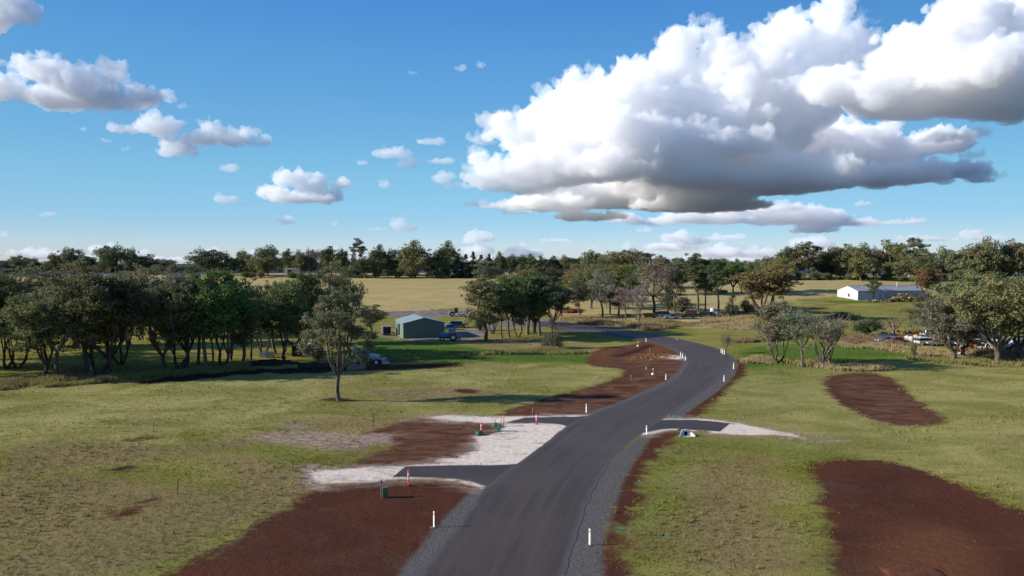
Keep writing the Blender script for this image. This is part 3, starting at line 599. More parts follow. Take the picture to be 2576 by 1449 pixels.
def bare(seed,H=10,W=9,stems=4,depth=5,nleaf=0,leafset=(.3,.75),fork=.08):
    rd=random.Random(seed); mb=MB(); tips=[]
    def br(p,d,L,r,k):
        n=4; path=[p]; q=p
        for i in range(n):
            d=(d+Vector((rd.gauss(0,.16),rd.gauss(0,.16),rd.gauss(.04,.1)))).normalized(); q=q+d*L/n; path.append(q)
        mb.tube(path,[r*(1-.45*i/n) for i in range(n+1)],6 if k>2 else 4,cap=False)
        if k<=1: tips.append(path[-1]); return
        for j in range(3 if k>2 else 2):
            b=path[rd.choice([2,3,4,4])]; dd=(d+Vector((rd.gauss(0,.55),rd.gauss(0,.55),rd.gauss(.15,.35)))).normalized(); br(b,dd,L*rd.uniform(.55,.8),r*.52,k-1)
    mb.tube([(0,0,-.3),(0,0,.2),(.1,0,H*fork)],[.38,.30,.28],9)
    for s in range(stems):
        a=2*math.pi*s/stems+rd.uniform(-.4,.4); sp=rd.uniform(.25,.75)*W/H; br(Vector((.1,0,H*fork*.8)),Vector((math.cos(a)*sp,math.sin(a)*sp,1)).normalized(),H*.36,.19,depth)
    top=max(t.z for t in tips); mb.v=[(x*H/top,y*H/top,z*H/top if z>0 else z) for x,y,z in mb.v]; tips=[t*H/top for t in tips]
    tr=mb.mesh('trunk',BARKG,True)
    if not nleaf: return tr,None
    rg=np.random.default_rng(seed); sel=[t for t in tips if leafset[0]*H<t.z<leafset[1]*H]; rd.shuffle(sel)
    cl=[(tuple(t),(.55,.55,.4)) for t in sel[:int(len(sel)*.8)]]
    V,Fq=leaves(rg,cl,nleaf,.15); return tr,fastmesh('crown',V,Fq,LEAF)

def put_tree(name,meshes,px,py,top,w,dims,tint,label,cat='tree',group=None,rz=None,world=None,sx=None):
    """stand a tree at the ground point seen at (px,py); its height comes from the top row seen in the photo"""
    p=at(px,py) if world is None else world
    h=(py-top)/F*math.hypot(p[1],0)*1.0
    h=abs(CAMH-(top-HOR)/F*p[1]-p[2]); W=w/F*p[1]
    H0,W0=dims; e=empty(name,p,0,label,cat,group)
    rz=random.Random(int(px*7+py)).uniform(0,6.28) if rz is None else rz
    for me in meshes:
        if me is None: continue
        o=bpy.data.objects.new(me.name.split('.')[0],me); col.objects.link(o); o.parent=e; o.color=(*tint,1)
    e.rotation_euler=(0,0,rz); e.scale=(W/W0,W/W0,h/H0)
    return e
OL=(.168,.172,.078); DG=(.104,.122,.056); GG=(.180,.188,.115); BG=(.100,.150,.045); RU=(.205,.138,.060); PN=(.035,.050,.028); YG=(.205,.190,.072); SG=(.142,.155,.092); GB=(.235,.200,.150)
# prototypes: (meshes, (H,W))
PR={}
for i in range(4): PR['multi%d'%i]=(gum(100+i,12,9,.14,6,(58,46,52,40)[i],12500,.19,.30,stems=(2,2,3,1)[i],crown_lo=(.30,.38,.28,.42)[i],clump=.112,shape=('dome','vase','tall','vase')[i],inner=.2,bark=BARKD),(12,9))  # dark bark puts the grove's shade into the stem colour
for i in range(4): PR['single%d'%i]=(gum(200+i,13,8,.32,5,(44,52,38,48)[i],9500,.19,.28,crown_lo=(.36,.3,.45,.26)[i],shape=('dome','vase','tall','dome')[i],clump=.115,inner=.2),(13,8))
for i in range(3): PR['broad%d'%i]=(gum(300+i,11,12,.14,7,(56,64,50)[i],12000,.20,.40,crown_lo=(.28,.22,.34)[i],clump=.095,inner=.2),(11,12))
for i in range(3): PR['tall%d'%i]=(gum(400+i,16,7,.36,4,(44,36,50)[i],8500,.20,.26,crown_lo=(.36,.45,.3)[i],shape='tall',clump=.12,inner=.2),(16,7))
for i in range(2): PR['sparse%d'%i]=(gum(500+i,13,9,.25,6,40,4200,.18,.26,crown_lo=.3,clump=.12,inner=.1),(13,9))
for i in range(2): PR['low%d'%i]=(gum(550+i,11,10,.06,7,60,13000,.21,.3,crown_lo=.08,clump=.14),(11,10))
for i in range(5): PR['far%d'%i]=(gum(900+i,12,12,.12,5,(40,46,34,50,38)[i],8000,.34,.35,crown_lo=(.12,.2,.28,.08,.33)[i],clump=(.14,.12,.15,.13,.14)[i],shape=('dome','vase','dome','tall','vase')[i]),(12,12))
for i in range(2): PR['pine%d'%i]=(cypress(600+i,13,7,8000,.24),(13,7))
PR['cone']=(cypress(610,8,5.5,9000,.12,lo=.08,power=.7),(8,5.5))
for i in range(3): PR['shrub%d'%i]=(shrub(700+i),(3,4))
PR['bare0']=(bare(800,11,10,5,5,1500,(.15,.62)),(11,10)); PR['bare1']=(bare(801,9,8,4,5,3800,(.3,1)),(9,8)); PR['bare2']=(bare(802,7,5,4,4),(7,5)); PR['bare3']=(bare(803,9,8,5,5,0),(9,8))

# (proto, base x, base y, top y, width, tint, label, name, category)
G1='gum trees of the dark grove on the left'; G2='gum trees around the green shed and the bend'; G3='trees of the far skyline belt'; G4='trees along the gully on the right'
TREES=[]
def T(grp,*rows_):
    for r in rows_: TREES.append((grp,)+r)
T(G1,
('multi0',108,952,722,175,OL,'dark multi-stemmed gum with thick black trunks, nearest the fence at far left'),
('sparse0',139,955,735,120,SG,'thin pale stemmed gum leaning right, just right of the thick black trunks'),
('multi1',242,947,696,150,OL,'pale trunked gum beside the left fence, left one of a close pair'),
('multi3',262,948,690,165,DG,'pale trunked gum beside the left fence, right one of a close pair'),
('single1',215,930,705,110,DG,'straight single black trunk between the two fence-side groves'),
('multi2',299,919,716,110,SG,'drooping gum with low hanging foliage left of the leaning limb'),
('broad0',408,924,722,130,OL,'gum with a long limb leaning low to the left over the grass'),
('multi1',447,929,716,110,OL,'slender forked gum immediately right of the low leaning limb'),
('multi3',463,927,710,100,SG,'twin thin stems right of the slender forked gum'),
('tall0',495,921,700,90,OL,'tall straight stem in the middle of the left grove with olive crown'),
('single0',515,930,690,105,BG,'gum with slanting trunk at the edge of the black soil bank'),
('tall1',532,930,705,80,OL,'slim upright gum between the slanting trunk and the bright green crown'),
('multi0',556,927,683,140,BG,'bright green high crowned gum, tallest of the left grove'),
('single2',578,908,700,90,OL,'gum with crooked side limb just right of the tallest green gum'),
('single1',608,919,742,80,OL,'small crowned gum over the right end of the left grove'),
('tall2',629,910,745,62,DG,'last thin trunk at the right end of the left grove'),
('multi2',8,930,716,120,DG,'shaded gum cut by the left edge of the photo'),
('multi0',40,925,705,110,OL,'shaded gum second from the left edge'),
('broad0',-150,950,700,170,DG,'gum well outside the left edge whose shadow falls under the grove'),  # out of view, added only to throw shade under the grove
('broad2',-215,930,690,170,DG,'gum farther outside the left edge shading the grass under the grove'),  # second unseen tree added for the shade it casts
('single3',-35,928,700,130,DG,'gum mostly outside the left edge with its dark crown reaching in'),
('broad1',-60,905,690,190,DG,'broad gum outside the left edge behind the grove'),
('broad1',75,878,686,150,OL,'grey green crown behind the far left gums'),
('broad2',190,872,672,150,OL,'wide olive crown rising behind the paired trunks'),
('broad0',321,868,690,120,GG,'grey green gum behind the drooping gum, trunk in the shade'),
('broad1',385,850,684,130,GG,'pale grey green crown behind the leaning limb gum'),
('broad2',465,852,692,110,SG,'soft grey green crown behind the middle of the left grove'),
('multi2',658,893,716,95,DG,'dark leaning gum behind the grey crates'),
('multi1',712,908,712,105,OL,'olive gum with crooked limbs left of the lone paddock tree'),
('single2',770,897,698,95,DG,'dark narrow gum with tall crown behind the lone paddock tree'),
('single0',752,886,790,60,GG,'small grey leaved gum beside the dark box'),
('tall1',783,899,770,42,DG,'thin dark sapling gum behind the lone paddock tree'),
('shrub0',799,908,858,32,RU,'brownish low bush by the backhoe spoil'),
('single3',690,890,735,80,SG,'muted gum between the crates and the olive gum'),
('multi0',738,868,720,90,DG,'shaded gum deeper in the grove left of the lone tree'))
T(G2,
('broad1',838,862,660,112,OL,'large round crowned gum rising above and behind the lone paddock tree'),
('single0',934,838,770,72,DG,'dark round gum at the left end of the green shed'),
('shrub1',922,876,852,26,DG,'small dark bush in the green grass left of the green shed'),
('single1',1222,858,697,96,OL,'tall straight gum standing alone at the gravel track right of the green shed'),
('shrub2',1208,832,790,30,DG,'dark sapling beside the foot of the tall gum on the track'),
('tall0',1263,852,730,55,DG,'thin dark trunk first in the clump right of the tall track gum'),
('single2',1281,850,700,82,BG,'bright green gum second in the clump by the track'),
('multi1',1305,850,750,45,OL,'short olive gum in front of the dark clump'),
('single1',1327,842,688,90,BG,'high green crown in the middle of the dark clump'),
('broad2',1345,838,692,105,DG,'broad very dark crown in the clump left of the bend'),
('single0',1357,845,698,92,DG,'dark gum with arching limbs at the right of the clump'),
('multi3',1388,826,716,82,DG,'dark drooping gum overhanging the road at the bend'),
('cone',1389,876,799,56,SG,'small bushy cone shaped grey green tree standing alone in the grass left of the bend'),
('single2',1292,818,706,70,DG,'dark crown set back behind the track clump'),
('single3',1412,800,712,60,DG,'dark gum behind the road before the bend'),
('single3',1459,794,700,48,DG,'single trunk gum in front of the red soil mound'),
('broad0',1488,776,664,78,YG,'olive yellow spreading gum with pale forked trunk past the red soil mound'),
('single0',1444,760,668,48,YG,'yellow green crown behind the red soil mound'),
('sparse1',1516,798,678,68,GB,'grey leaved thin gum with spreading crown'),
('tall2',1535,792,708,52,BG,'green gum close behind the grey leaved thin gum'),
('single1',1556,796,712,50,DG,'dark green gum between the grey gum and the pale dead limbed gum'),
('sparse0',1574,805,724,52,GB,'pale limbed half dead gum by the dry grass'),
('sparse1',1609,813,714,42,GB,'slim brownish half dead gum nearest the road bank'),
('sparse1',1645,792,648,96,GB,'largest pale grey gum, airy crown above the scrap vehicles'),
('shrub2',1680,782,708,42,DG,'small dark leaning crown beside the largest pale grey gum'),
('multi0',1710,742,672,56,OL,'low forked gum standing in the tan paddock'),
('tall1',1756,778,640,80,DG,'tallest dark green gum among the scrap vehicles'),
('tall2',1775,783,668,50,DG,'thin gum hugging the tallest dark green gum'),
('tall0',1808,789,654,58,DG,'tall slender gum with high dark crown right of the scrap vehicles'),
('broad2',1845,736,655,58,BG,'round green gum on the tan hill right of the tall slender gum'),
('single2',1866,736,680,42,GG,'grey green round gum in the tan paddock'),
('cone',1844,794,738,38,DG,'small pointed tree at the right end of the scrap vehicles'),
('shrub0',1717,786,744,48,GG,'pale green bush in front of the scrap vehicles'),
('shrub1',1878,790,752,40,DG,'dark bush left of the rust coloured tree'),
('multi3',1925,805,678,112,RU,'rust brown leaved tree with dense drooping crown'),
('broad1',1962,735,650,75,YG,'olive crown above and behind the rust brown tree'),
('single2',1698,786,664,52,DG,'dark gum between the pale grey gum and the tallest gum'),
('single0',1225,728,660,58,GG,'soft grey green round tree below the dark pines'),
('shrub0',1270,742,684,40,OL,'olive bush tree right of the soft grey green round tree'),
('single3',1300,746,686,46,OL,'olive tree at the edge of the tan field above the dark clump'),
('broad0',1590,768,690,58,DG,'shaded crown behind the pale limbed gum'))
T(G2,
('broad1',1330,752,668,70,OL,'olive crown over the clump, left of the red soil mound, in the second row'),
('multi0',1392,748,676,60,DG,'dark second row gum directly above the red soil mound'),
('broad0',1632,724,664,64,OL,'olive spreading tree in the tan paddock left of the largest pale grey gum'),
('multi1',1548,742,668,60,YG,'yellow olive gum on the tan slope behind the grey leaved thin gum'),
('low0',1790,738,672,50,OL,'round olive tree in the tan paddock between the two tall dark gums'),
('broad2',1902,742,676,60,DG,'dark round tree just left of the rust brown crown on the slope'),
('multi2',1240,840,716,64,DG,'shaded gum squeezed between the tall track gum and the dark clump'))
T(G4,
('multi2',1958,914,760,98,GG,'grey green gum with several pale trunks at left of the gully group'),
('sparse0',2021,924,783,86,GG,'sparse grey gum in the middle of the gully group'),
('bare0',2073,927,741,116,GG,'bare spreading dead tree with white upper branches'),
('bare1',2090,922,800,60,GG,'small half bare tree behind the bare spreading dead tree'),
('shrub1',2186,846,798,72,DG,'round dark green bush beside the pile of white scrap'),
('bare2',2250,838,790,42,GB,'leafless grey bush right of the round dark bush'),
('bare3',2294,828,782,42,GB,'leafless brown bush above the orange machine'),
('bare2',2228,836,800,26,GB,'smallest leafless bush next to the white scrap'),
('broad0',2400,908,748,160,SG,'wide leaning gum with dark trunks bending left over the junk yard'),
('broad1',2428,902,735,120,OL,'upright dark trunk gum close behind the wide leaning gum'),
('broad2',2515,916,696,185,OL,'biggest right hand gum with pale leaning trunk'),
('broad0',2575,906,700,150,DG,'dark gum cut by the right edge of the photo'),
('broad2',2462,850,684,150,OL,'tall olive crown behind the biggest right hand gum'),
('broad1',2345,838,750,90,DG,'dark crown left of the wide leaning gum behind the tanks'),
('multi2',2560,848,698,130,SG,'grey green crown filling the upper right behind the edge gum'),
('shrub0',2304,902,858,18,OL,'thin hanging bush standing alone in the reeds'),
('bare1',1826,890,841,26,SG,'wispy young tree beside the three white posts on the outer bend'),
('single2',2198,754,706,32,DG,'single dark green tree against the long white shed'),
('multi3',2332,762,676,56,RU,'brownish tree at the right end of the long white shed'),
('broad1',2304,718,632,92,OL,'large olive tree behind the long white shed'),
('shrub1',2370,742,712,48,DG,'low dark bush beyond the right end of the long white shed'),
('single2',2420,730,680,56,OL,'olive tree in front of the far blue white house'),
('shrub2',2120,804,784,70,DG,'low dark scrub in the field right of the bare tree'))
sky_=[('single1',-30,684,652,50,DG,'gap filling dark tree'),('multi0',12,682,655,45,DG,'low dark tree'),('single1',47,684,641,40,OL,'airy twin crowned tree'),('broad1',78,684,652,40,DG,'low spreading tree'),
('broad0',139,686,636,42,DG,'dark flat topped tree'),('single3',182,686,629,40,OL,'high open crowned tree'),('multi1',217,686,643,36,DG,'rounded dark tree'),('multi3',278,690,620,58,DG,'large dark branching tree'),('single0',325,688,630,30,DG,'narrow dark tree'),
('broad2',365,690,640,50,DG,'broad dark dome tree'),('single2',400,684,657,24,OL,'little pale tree'),('single3',425,683,657,30,OL,'small flat topped tree'),('broad0',475,690,662,44,GG,'low grey green tree'),
('multi0',528,692,624,72,DG,'large dark tree standing clear of its neighbours'),('broad1',575,692,650,40,DG,'low dark tree'),('single1',611,692,632,42,OL,'leaning open tree'),('broad2',648,694,655,44,DG,'low rounded tree'),
('broad0',675,696,618,66,OL,'big tree with pale forked trunk'),('single2',727,690,626,26,OL,'narrow olive tree'),('multi1',755,692,633,34,OL,'medium olive tree'),('single3',783,692,629,28,GG,'grey limbed tree'),('sparse0',802,692,627,30,GB,'thin greyish tree'),
('multi2',834,694,623,42,DG,'dense dark tree'),('single0',863,694,630,28,DG,'narrow dark tree'),('tall1',900,692,606,36,SG,'tallest slender tree poking above the belt'),('pine0',888,698,652,44,DG,'grey green pointed tree'),
('low0',918,700,650,46,DG,'dark low tree at the field edge'),('broad1',956,694,622,50,DG,'flat crowned dark tree'),('low1',975,692,645,34,YG,'yellowish small tree'),('single1',992,692,631,34,DG,'rounded dark tree'),('broad0',1044,698,612,80,OL,'very large olive dome tree with bare lower limbs'),
('low0',1094,696,632,36,DG,'dark green tree'),('low1',1128,697,612,58,OL,'tall rounded tree with brown side'),('pine0',1112,700,655,30,DG,'small dark pine'),('pine1',1152,699,640,30,PN,'black green pine'),('pine0',1172,699,634,28,PN,'black green pine'),('pine1',1190,699,632,30,PN,'black green pine'),
('pine0',1210,698,634,30,PN,'black green pine'),('pine1',1230,697,634,26,PN,'black green pine'),('low0',1256,694,635,32,DG,'dark tree'),('broad1',1285,690,643,38,DG,'low dark tree'),
('broad2',1312,688,647,36,DG,'low green tree'),('broad0',1334,687,643,36,OL,'olive tree'),('low1',1360,688,643,34,DG,'dark tree'),('low0',1393,692,645,42,PN,'solid dark dome tree'),('broad1',1424,688,645,36,OL,'olive tree'),
('broad0',1455,688,647,38,DG,'dark tree'),('broad2',1488,690,634,54,OL,'tall lumpy olive tree'),('single3',1518,692,641,34,OL,'narrow olive tree'),('low1',1545,696,655,34,DG,'low dark tree'),('low0',1573,700,634,80,OL,'great rounded dome tree'),
('broad1',1618,698,636,38,DG,'flat topped tree'),('low1',1600,706,665,50,BG,'low green tree'),('multi1',1662,692,648,40,OL,'olive tree'),('single0',1702,690,660,30,OL,'small round tree'),('low1',1735,690,655,40,DG,'low dark tree'),('broad0',1790,690,655,44,DG,'low spreading tree'),
('multi2',1885,696,660,24,OL,'small round tree'),('low0',1912,700,662,32,DG,'low dark tree'),('low1',1940,704,648,44,OL,'olive tree'),
('low0',1978,702,628,46,DG,'dark sloping tree'),('broad2',2000,702,615,60,OL,'tall domed olive tree'),('tall1',2037,703,612,58,OL,'tree with a clean pale trunk'),('multi3',2068,700,640,40,DG,'dark tree'),('broad0',2090,700,628,48,DG,'dark flat tree'),
('multi1',2113,702,621,50,OL,'white limbed fan shaped tree'),('low1',2140,700,622,40,DG,'dark tree'),('broad1',2166,706,620,60,OL,'spreading tree with pale forked trunk'),('single1',2197,702,626,36,GG,'grey open tree'),('multi0',2243,704,611,60,OL,'large dark olive tree'),
('low0',2272,702,640,40,DG,'dark tree'),('tall2',2304,704,603,46,OL,'tall tree with a topmost tuft'),('low1',2340,708,640,50,DG,'dark tree'),('single3',2378,708,628,54,GG,'open grey green tree'),('broad1',2408,708,634,44,OL,'olive tree'),
('broad2',2446,711,616,72,OL,'wide crowned tree'),('broad0',2482,711,604,62,OL,'highest wide tree'),('multi2',2520,710,622,48,DG,'dark tree'),('broad0',2552,711,614,80,OL,'broad dark olive tree'),('broad2',2598,711,612,70,DG,'tree at the frame edge')]
ORD='first second third fourth fifth sixth seventh eighth ninth tenth eleventh twelfth thirteenth fourteenth fifteenth sixteenth seventeenth eighteenth nineteenth twentieth'.split()+['twenty-first','twenty-second','twenty-third','twenty-fourth','twenty-fifth']
segs=[(-99,590,'skyline above left grove'),(590,872,'skyline above lone tree'),(872,1140,'skyline above green shed'),(1140,1440,'skyline just right of green shed'),(1440,1960,'skyline above road bend'),(1960,2270,'skyline behind white shed'),(2270,2700,'skyline at far right')]
for a_,b_,ph in segs:
    rws=sorted([r for r in sky_ if a_<=r[1]<b_],key=lambda r:r[1])
    for i,r in enumerate(rws):
        nm=r[6]; T(G3,r[:6]+('%s, %s from left, %s'%(nm,ORD[i],ph),))
# a second, hidden-footed row so the belt closes as a wood does; low scrub under the belt
rgx=random.Random(3)
for i in range(34):
    x=rgx.choice([rgx.uniform(560,1320),rgx.uniform(560,1320),rgx.uniform(1280,1700),rgx.uniform(1960,2340),rgx.uniform(0,560)])
    y=699-.006*abs(x-1200)*0+(-6 if 1240<x<1500 else 0)+(5 if x>1960 else 0)-(8 if x<560 else 0)
    TREES.append((G3,'shrub%d'%rgx.randrange(3),x,y,y-rgx.uniform(13,24),rgx.uniform(22,40),rgx.choice([OL,DG,SG,GG,BG]),None))
sc_rows=sorted([t for t in TREES if t[7] is None],key=lambda t:t[2]); TREES=[t for t in TREES if t[7] is not None]
regn=lambda x:'left grove' if x<590 else 'tan field' if x<1140 else 'road bend' if x<1960 else 'long white shed'
cn={}
for t in sc_rows:
    k=regn(t[2]); cn[k]=cn.get(k,0)+1
    ad={OL:'olive',DG:'dark green',SG:'muted green',GG:'grey green',BG:'bright green'}[t[6]]
    TREES.append(t[:7]+('low %s bush under far tree belt beyond the %s, %s from left'%(ad,k,ORD[cn[k]-1]),))
for grp,pr,x,y,top,w,tint,lab in TREES:
    far=grp==G3; pk=pr
    if far and not pr.startswith(('shrub','pine','tall','sparse')): pk='far%d'%({'single':2,'broad':0,'multi':1,'low':3}[pr.rstrip('0123456789')] if random.Random(x).random()<.6 else random.Random(x*3).randrange(5))
    ms,dm=PR[pk]; cat='bush' if pr.startswith('shrub') or pr=='bare2' else 'tree'
    nm={'shrub':'bush','pine':'pine_tree','cone':'young_tree','bare':'bare_tree'}.get(pr.rstrip('0123456789'),'gum_tree')
    if pr=='bare2': nm='bare_bush'
    far=grp==G3
    j=random.Random(x*13+y); tt=tuple(c*j.uniform(.9,1.12)*.98 for c in tint)
    rz=None
    tj=random.Random(x*5+3).uniform(-14,8) if grp==G1 else random.Random(x*5+3).uniform(-6,4) if far else -2
    put_tree(nm,ms,x,y,top+tj,w*(1.25 if far else 1.2 if grp==G1 else 1.16),dm,tt,lab,cat,grp,rz=rz)
# the lone tree in the near paddock, shaped after the photograph
tg=[(-4.2,0,6.2),(-4.0,.8,7.6),(-3.4,-.6,9.4),(-2.6,.5,10.8),(-1.3,-.4,12.0),(0,.5,12.5),(1.2,-.6,12.0),(2.4,.4,11.3),(3.3,-.3,10.2),(4.0,.4,9.0),(4.3,-.5,7.6),(3.8,.6,6.4),(2.9,-.2,8.2),(-2.4,.2,8.6),(-3.2,0,5.6),(2.6,.3,5.6),(-1.2,1.6,9.8),(.9,-1.8,9.6),(0,2.4,8),(-.6,-2.4,8.2),(1.8,1.8,7.4),(-2,-1.7,7),(3.3,0,4.9)]
hero=gum(77,12.9,8.4,.20,8,46,15000,.15,.30,stems=1,crown_lo=.46,clump=.092,targets=tg,bark=BARK,inner=.25)
put_tree('gum_tree',hero,848,1009,733,172,(12.9,8.6),(.165,.172,.095),'lone grey green gum with a dark forked trunk in the open left paddock','tree',None,rz=0)

def far_wood():
    rg=np.random.default_rng(5); Vs=[];Fs=[];n0=0
    for x in np.arange(-120,2750,17):
        y=rg.uniform(440,520); px=x+rg.uniform(-10,10); X=(px-CX)/F*y; z=float(terr(X,y))
        top=648+6*math.sin(px*.011)+rg.uniform(-7,7) if px>590 else 664+rg.uniform(-7,3)
        if 1220<px<1960: top-=3
        if px>1960: top=640+rg.uniform(-9,8)
        H_=CAMH-(top-HOR)/F*y-z; W_=rg.uniform(9,15)
        cl=[]
        for k in range(11):
            a=rg.uniform(0,6.28); r=W_*.36*rg.uniform(0,1)**.5; zz=H_*rg.uniform(.15,.88)*(1-.25*(r/W_*2)); s=W_*.17*rg.uniform(.8,1.3); cl.append(((X+r*math.cos(a),y+r*math.sin(a),z+zz),(s,s,s*.8)))
        V,Fq=leaves(rg,cl,1500,.55); Vs.append(V); Fs.append(Fq+n0); n0+=len(V)
    me=fastmesh('far_wood',np.concatenate(Vs),np.concatenate(Fs),LEAF); o=bpy.data.objects.new('far_wood',me); col.objects.link(o); o.color=(.125,.135,.078,1); tag(o,'dark olive wood closing the skyline behind the first row of far trees','wood',kind='stuff')
far_wood()

# ------------------------------------------------------------------ roadside furniture
PI=math.pi
MAT['soil']=paint('loose_brown_soil',(.12,.075,.05),.95,dirt=.5,scale=6)
MAT['bluep2']=paint('mid_blue_paint',(.05,.16,.35),.3,dirt=.15,spec=.6)
def guide_post():
    e=empty('guide_post',(0,0,0))
    MB().prism([(-.055,0),(.055,0),(.055,.93),(.03,.97),(-.03,.97),(-.055,.93)],-.014,.014).build('post',MAT['white'],e,bevel=.006)
    MB().box((0,-.017,.80),(.05,.005,.17)).build('reflector',MAT['red'],e)
    MB().ball((0,0,.0),.22,2,(1,1,.16),.18,4).build('soil_collar',MAT['soil'],e)
    return e
def place(proto,used,px,py,label,cat,group,rz=0,s=1,sz=None,top=None,H0=None):
    e=proto if not used[0] else copy_tree(proto); used[0]=True
    p=at(px,py); e.location=p; e.rotation_euler=(0,0,rz)
    if top is not None: sz=max(.6,min(1.7,(py-top)/F*p[1]/H0))
    e.scale=(s,s,sz or s); tag(e,label,cat,group); return e
gp=guide_post(); u_=[False]
for px,py,tp,lab in [(1089,1335,1293,'white guide post with red reflector, nearest on the left of the road'),
 (1486,1381,1338,'white guide post on the right gravel shoulder, nearest the camera'),
 (1476,1041,1018,'white guide post at the upper left driveway corner before the curve'),
 (1629,1098,1073,'white guide post left of the concrete culvert mouth'),
 (1824,962,945,'white guide post on the lower outer edge of the bend'),
 (1848,930,914,'white guide post at the outermost point of the bend'),
 (1677,957,942,'white guide post on the brown soil inside the bend'),
 (1726,908,896,'white guide post on the inside of the bend, right of the close pair'),
 (1714,899,886,'left post of the close pair of white posts inside the bend'),
 (1719,903,889,'right post of the close pair of white posts inside the bend'),
 (1816,889,877,'left of three white posts standing together on the outer bend'),
 (1820,891,878,'middle of three white posts standing together on the outer bend'),
 (1824,893,880,'right of three white posts standing together on the outer bend'),
 (1626,861,851,'white guide post on the far left road edge beyond the orange swale'),
 (1523,838,829,'small white guide post in tree shade on the road'),
 (1479,842,835,'farthest small white guide post in the tree shade')]:
    place(gp,u_,px,py,lab,'guide post','white guide posts along the road',rz=R(-38+(px*7)%11-5),top=tp,H0=.97)
def bollard():
    e=empty('bollard',(0,0,0))
    MB().cyl((0,0,.03),.13,.06,n=18).build('base',MAT['black'],e,bevel=.01)
    MB().cyl((0,0,.53),.055,1.0,n=16,r2=.05).build('post',MAT['pink'],e,smooth=False)
    MB().cyl((0,0,.80),.061,.20,n=16).build('reflective_band',MAT['reflect'],e); MB().cyl((0,0,.52),.061,.10,n=16).build('reflective_band',MAT['reflect'],e)
    MB().cyl((0,0,1.065),.06,.07,n=16,r2=.035).build('cap',MAT['pink'],e)
    return e
bo=bollard(); u_=[False]
for px,py,tp,lab,s in [(1025,1228,1187,'faded pink bollard with white band beside the nearest left driveway',1),(1350,1070,1043,'pink bollard standing on the cream gravel by the upper driveway',1),
 (1210,1096,1065,'pink bollard behind the round green cover',1),(1259,1075,1052,'pink bollard among the stakes and the smaller green pillar',1)]:
    place(bo,u_,px,py,lab,'bollard','pink bollards by the driveways',top=tp,H0=1.1,s=1.15)
def marker():
    e=empty('hydrant_marker',(0,0,0)); MB().cyl((0,0,.16),.22,.32,n=16,r2=.19).build('base',MAT['white'],e,bevel=.02); MB().cyl((.05,0,.65),.055,.75,n=12).build('post',MAT['pink'],e); MB().cyl((.05,0,1.06),.075,.16,n=12,r2=.05).build('cap',MAT['white'],e); return e
mk=marker(); u_=[False]
for px,py,tp,lab in [(1644,944,928,'pink post in a white base on the red soil inside the bend'),(1606,872,860,'pink post in a white base near the far left road edge')]:
    place(mk,u_,px,py,lab,'marker post','pink markers with white bases',top=tp,H0=1.14)
t=empty('survey_peg',at(1627,930)); tag(t,'short white peg behind the pink marker inside the bend','peg'); MB().box((0,0,.16),(.09,.09,.34)).build('peg_body',MAT['white'],t,bevel=.01); MB().box((0,0,.35),(.11,.11,.05)).build('peg_cap',MAT['white'],t,bevel=.01)
t=empty('survey_peg',at(1704,857)); tag(t,'tiny cream peg on the far side of the road before the bend','peg'); MB().box((0,0,.2),(.1,.1,.42)).build('peg_body',MAT['cream_paint'],t,bevel=.01); MB().box((0,0,.43),(.12,.12,.05)).build('peg_cap',MAT['white'],t,bevel=.01)
def stake(mat,w=.05):
    e=empty('survey_stake',(0,0,0)); MB().box((0,0,.5),(w,w*.6,1.1),rot=rotm(R(2),R(1.5),0)).build('stake_body',mat,e,bevel=.004); MB().box((0.015,0,1.0),(w*1.2,w*.8,.1),rot=rotm(R(2),R(1.5),0)).build('painted_top',MAT['white'],e); return e
stD=stake(MAT['steel_dark']); stW=stake(MAT['wood']); uD=[False]; uW=[False]
for px,py,tp,lab,d in [(438,1250,1205,'dark stake with a grass clump at its foot in the near left paddock',1),(379,1090,1062,'pale topped stake behind the dark bare patch in the left paddock',0),(937,1067,1040,'dark stake on the grass left of the red soil',1),
 (1246,1087,1057,'timber stake touching the dark green dome',0),(1267,1076,1048,'dark stake right of the pink bollard by the gravel apron',1),(1340,1047,1031,'thin timber stake at the back of the upper driveway',0),
 (1589,960,946,'timber stake on the dark soil left of the bend',0),(1636,895,877,'timber stake in the red swale',0),(1920,975,962,'pale stake alone on the right paddock',0)]:
    place(stD if d else stW,uD if d else uW,px,py,lab,'stake','survey stakes in the paddocks',rz=R(px%40),top=tp,H0=1.05,s=1.1)
t=empty('survey_stake',at(955,1258),R(20),'timber stake with violet tape beside the near green pillar','stake','survey stakes in the paddocks')
MB().box((0,0,.58),(.045,.03,1.25)).build('stake_body',MAT['wood'],t); MB().ball((0,0,1.12),.12,1,(.6,.5,1.2),.3,5).build('marker_tape',MAT['tape'],t)
def pillar():
    e=empty('service_pillar',(0,0,0)); MB().box((0,0,.30),(.34,.30,.64),top=(.96,.96)).build('cabinet',MAT['green_box'],e,bevel=.02); MB().box((0,0,.645),(.38,.34,.05),top=(.85,.85)).build('lid',MAT['green_box'],e,bevel=.015); MB().box((.03,-.156,.34),(.20,.008,.42)).build('door',MAT['green_box'],e); MB().box((.04,-.163,.5),(.09,.006,.05)).build('notice_plate',MAT['grey'],e); return e
pl=pillar(); u_=[False]
place(pl,u_,965,1258,'green electrical pillar on brown soil by the nearest left driveway','service pillar','green electrical pillars',rz=R(14),s=1.1)
place(pl,u_,1254,1088,'green electrical pillar at the edge of the cream gravel apron','service pillar','green electrical pillars',rz=R(-10),s=1.05)
def dome():
    e=empty('service_cover',(0,0,0)); MB().cyl((0,0,.12),.40,.26,n=20,r2=.36).build('barrel',MAT['green_dome'],e,bevel=.02); MB().ball((0,0,.24),.37,2,(1,1,.45)).build('domed_lid',MAT['green_dome'],e,smooth=True); MB().box((0,0,.40),(.16,.06,.04)).build('handle',MAT['green_dome'],e,bevel=.01); return e
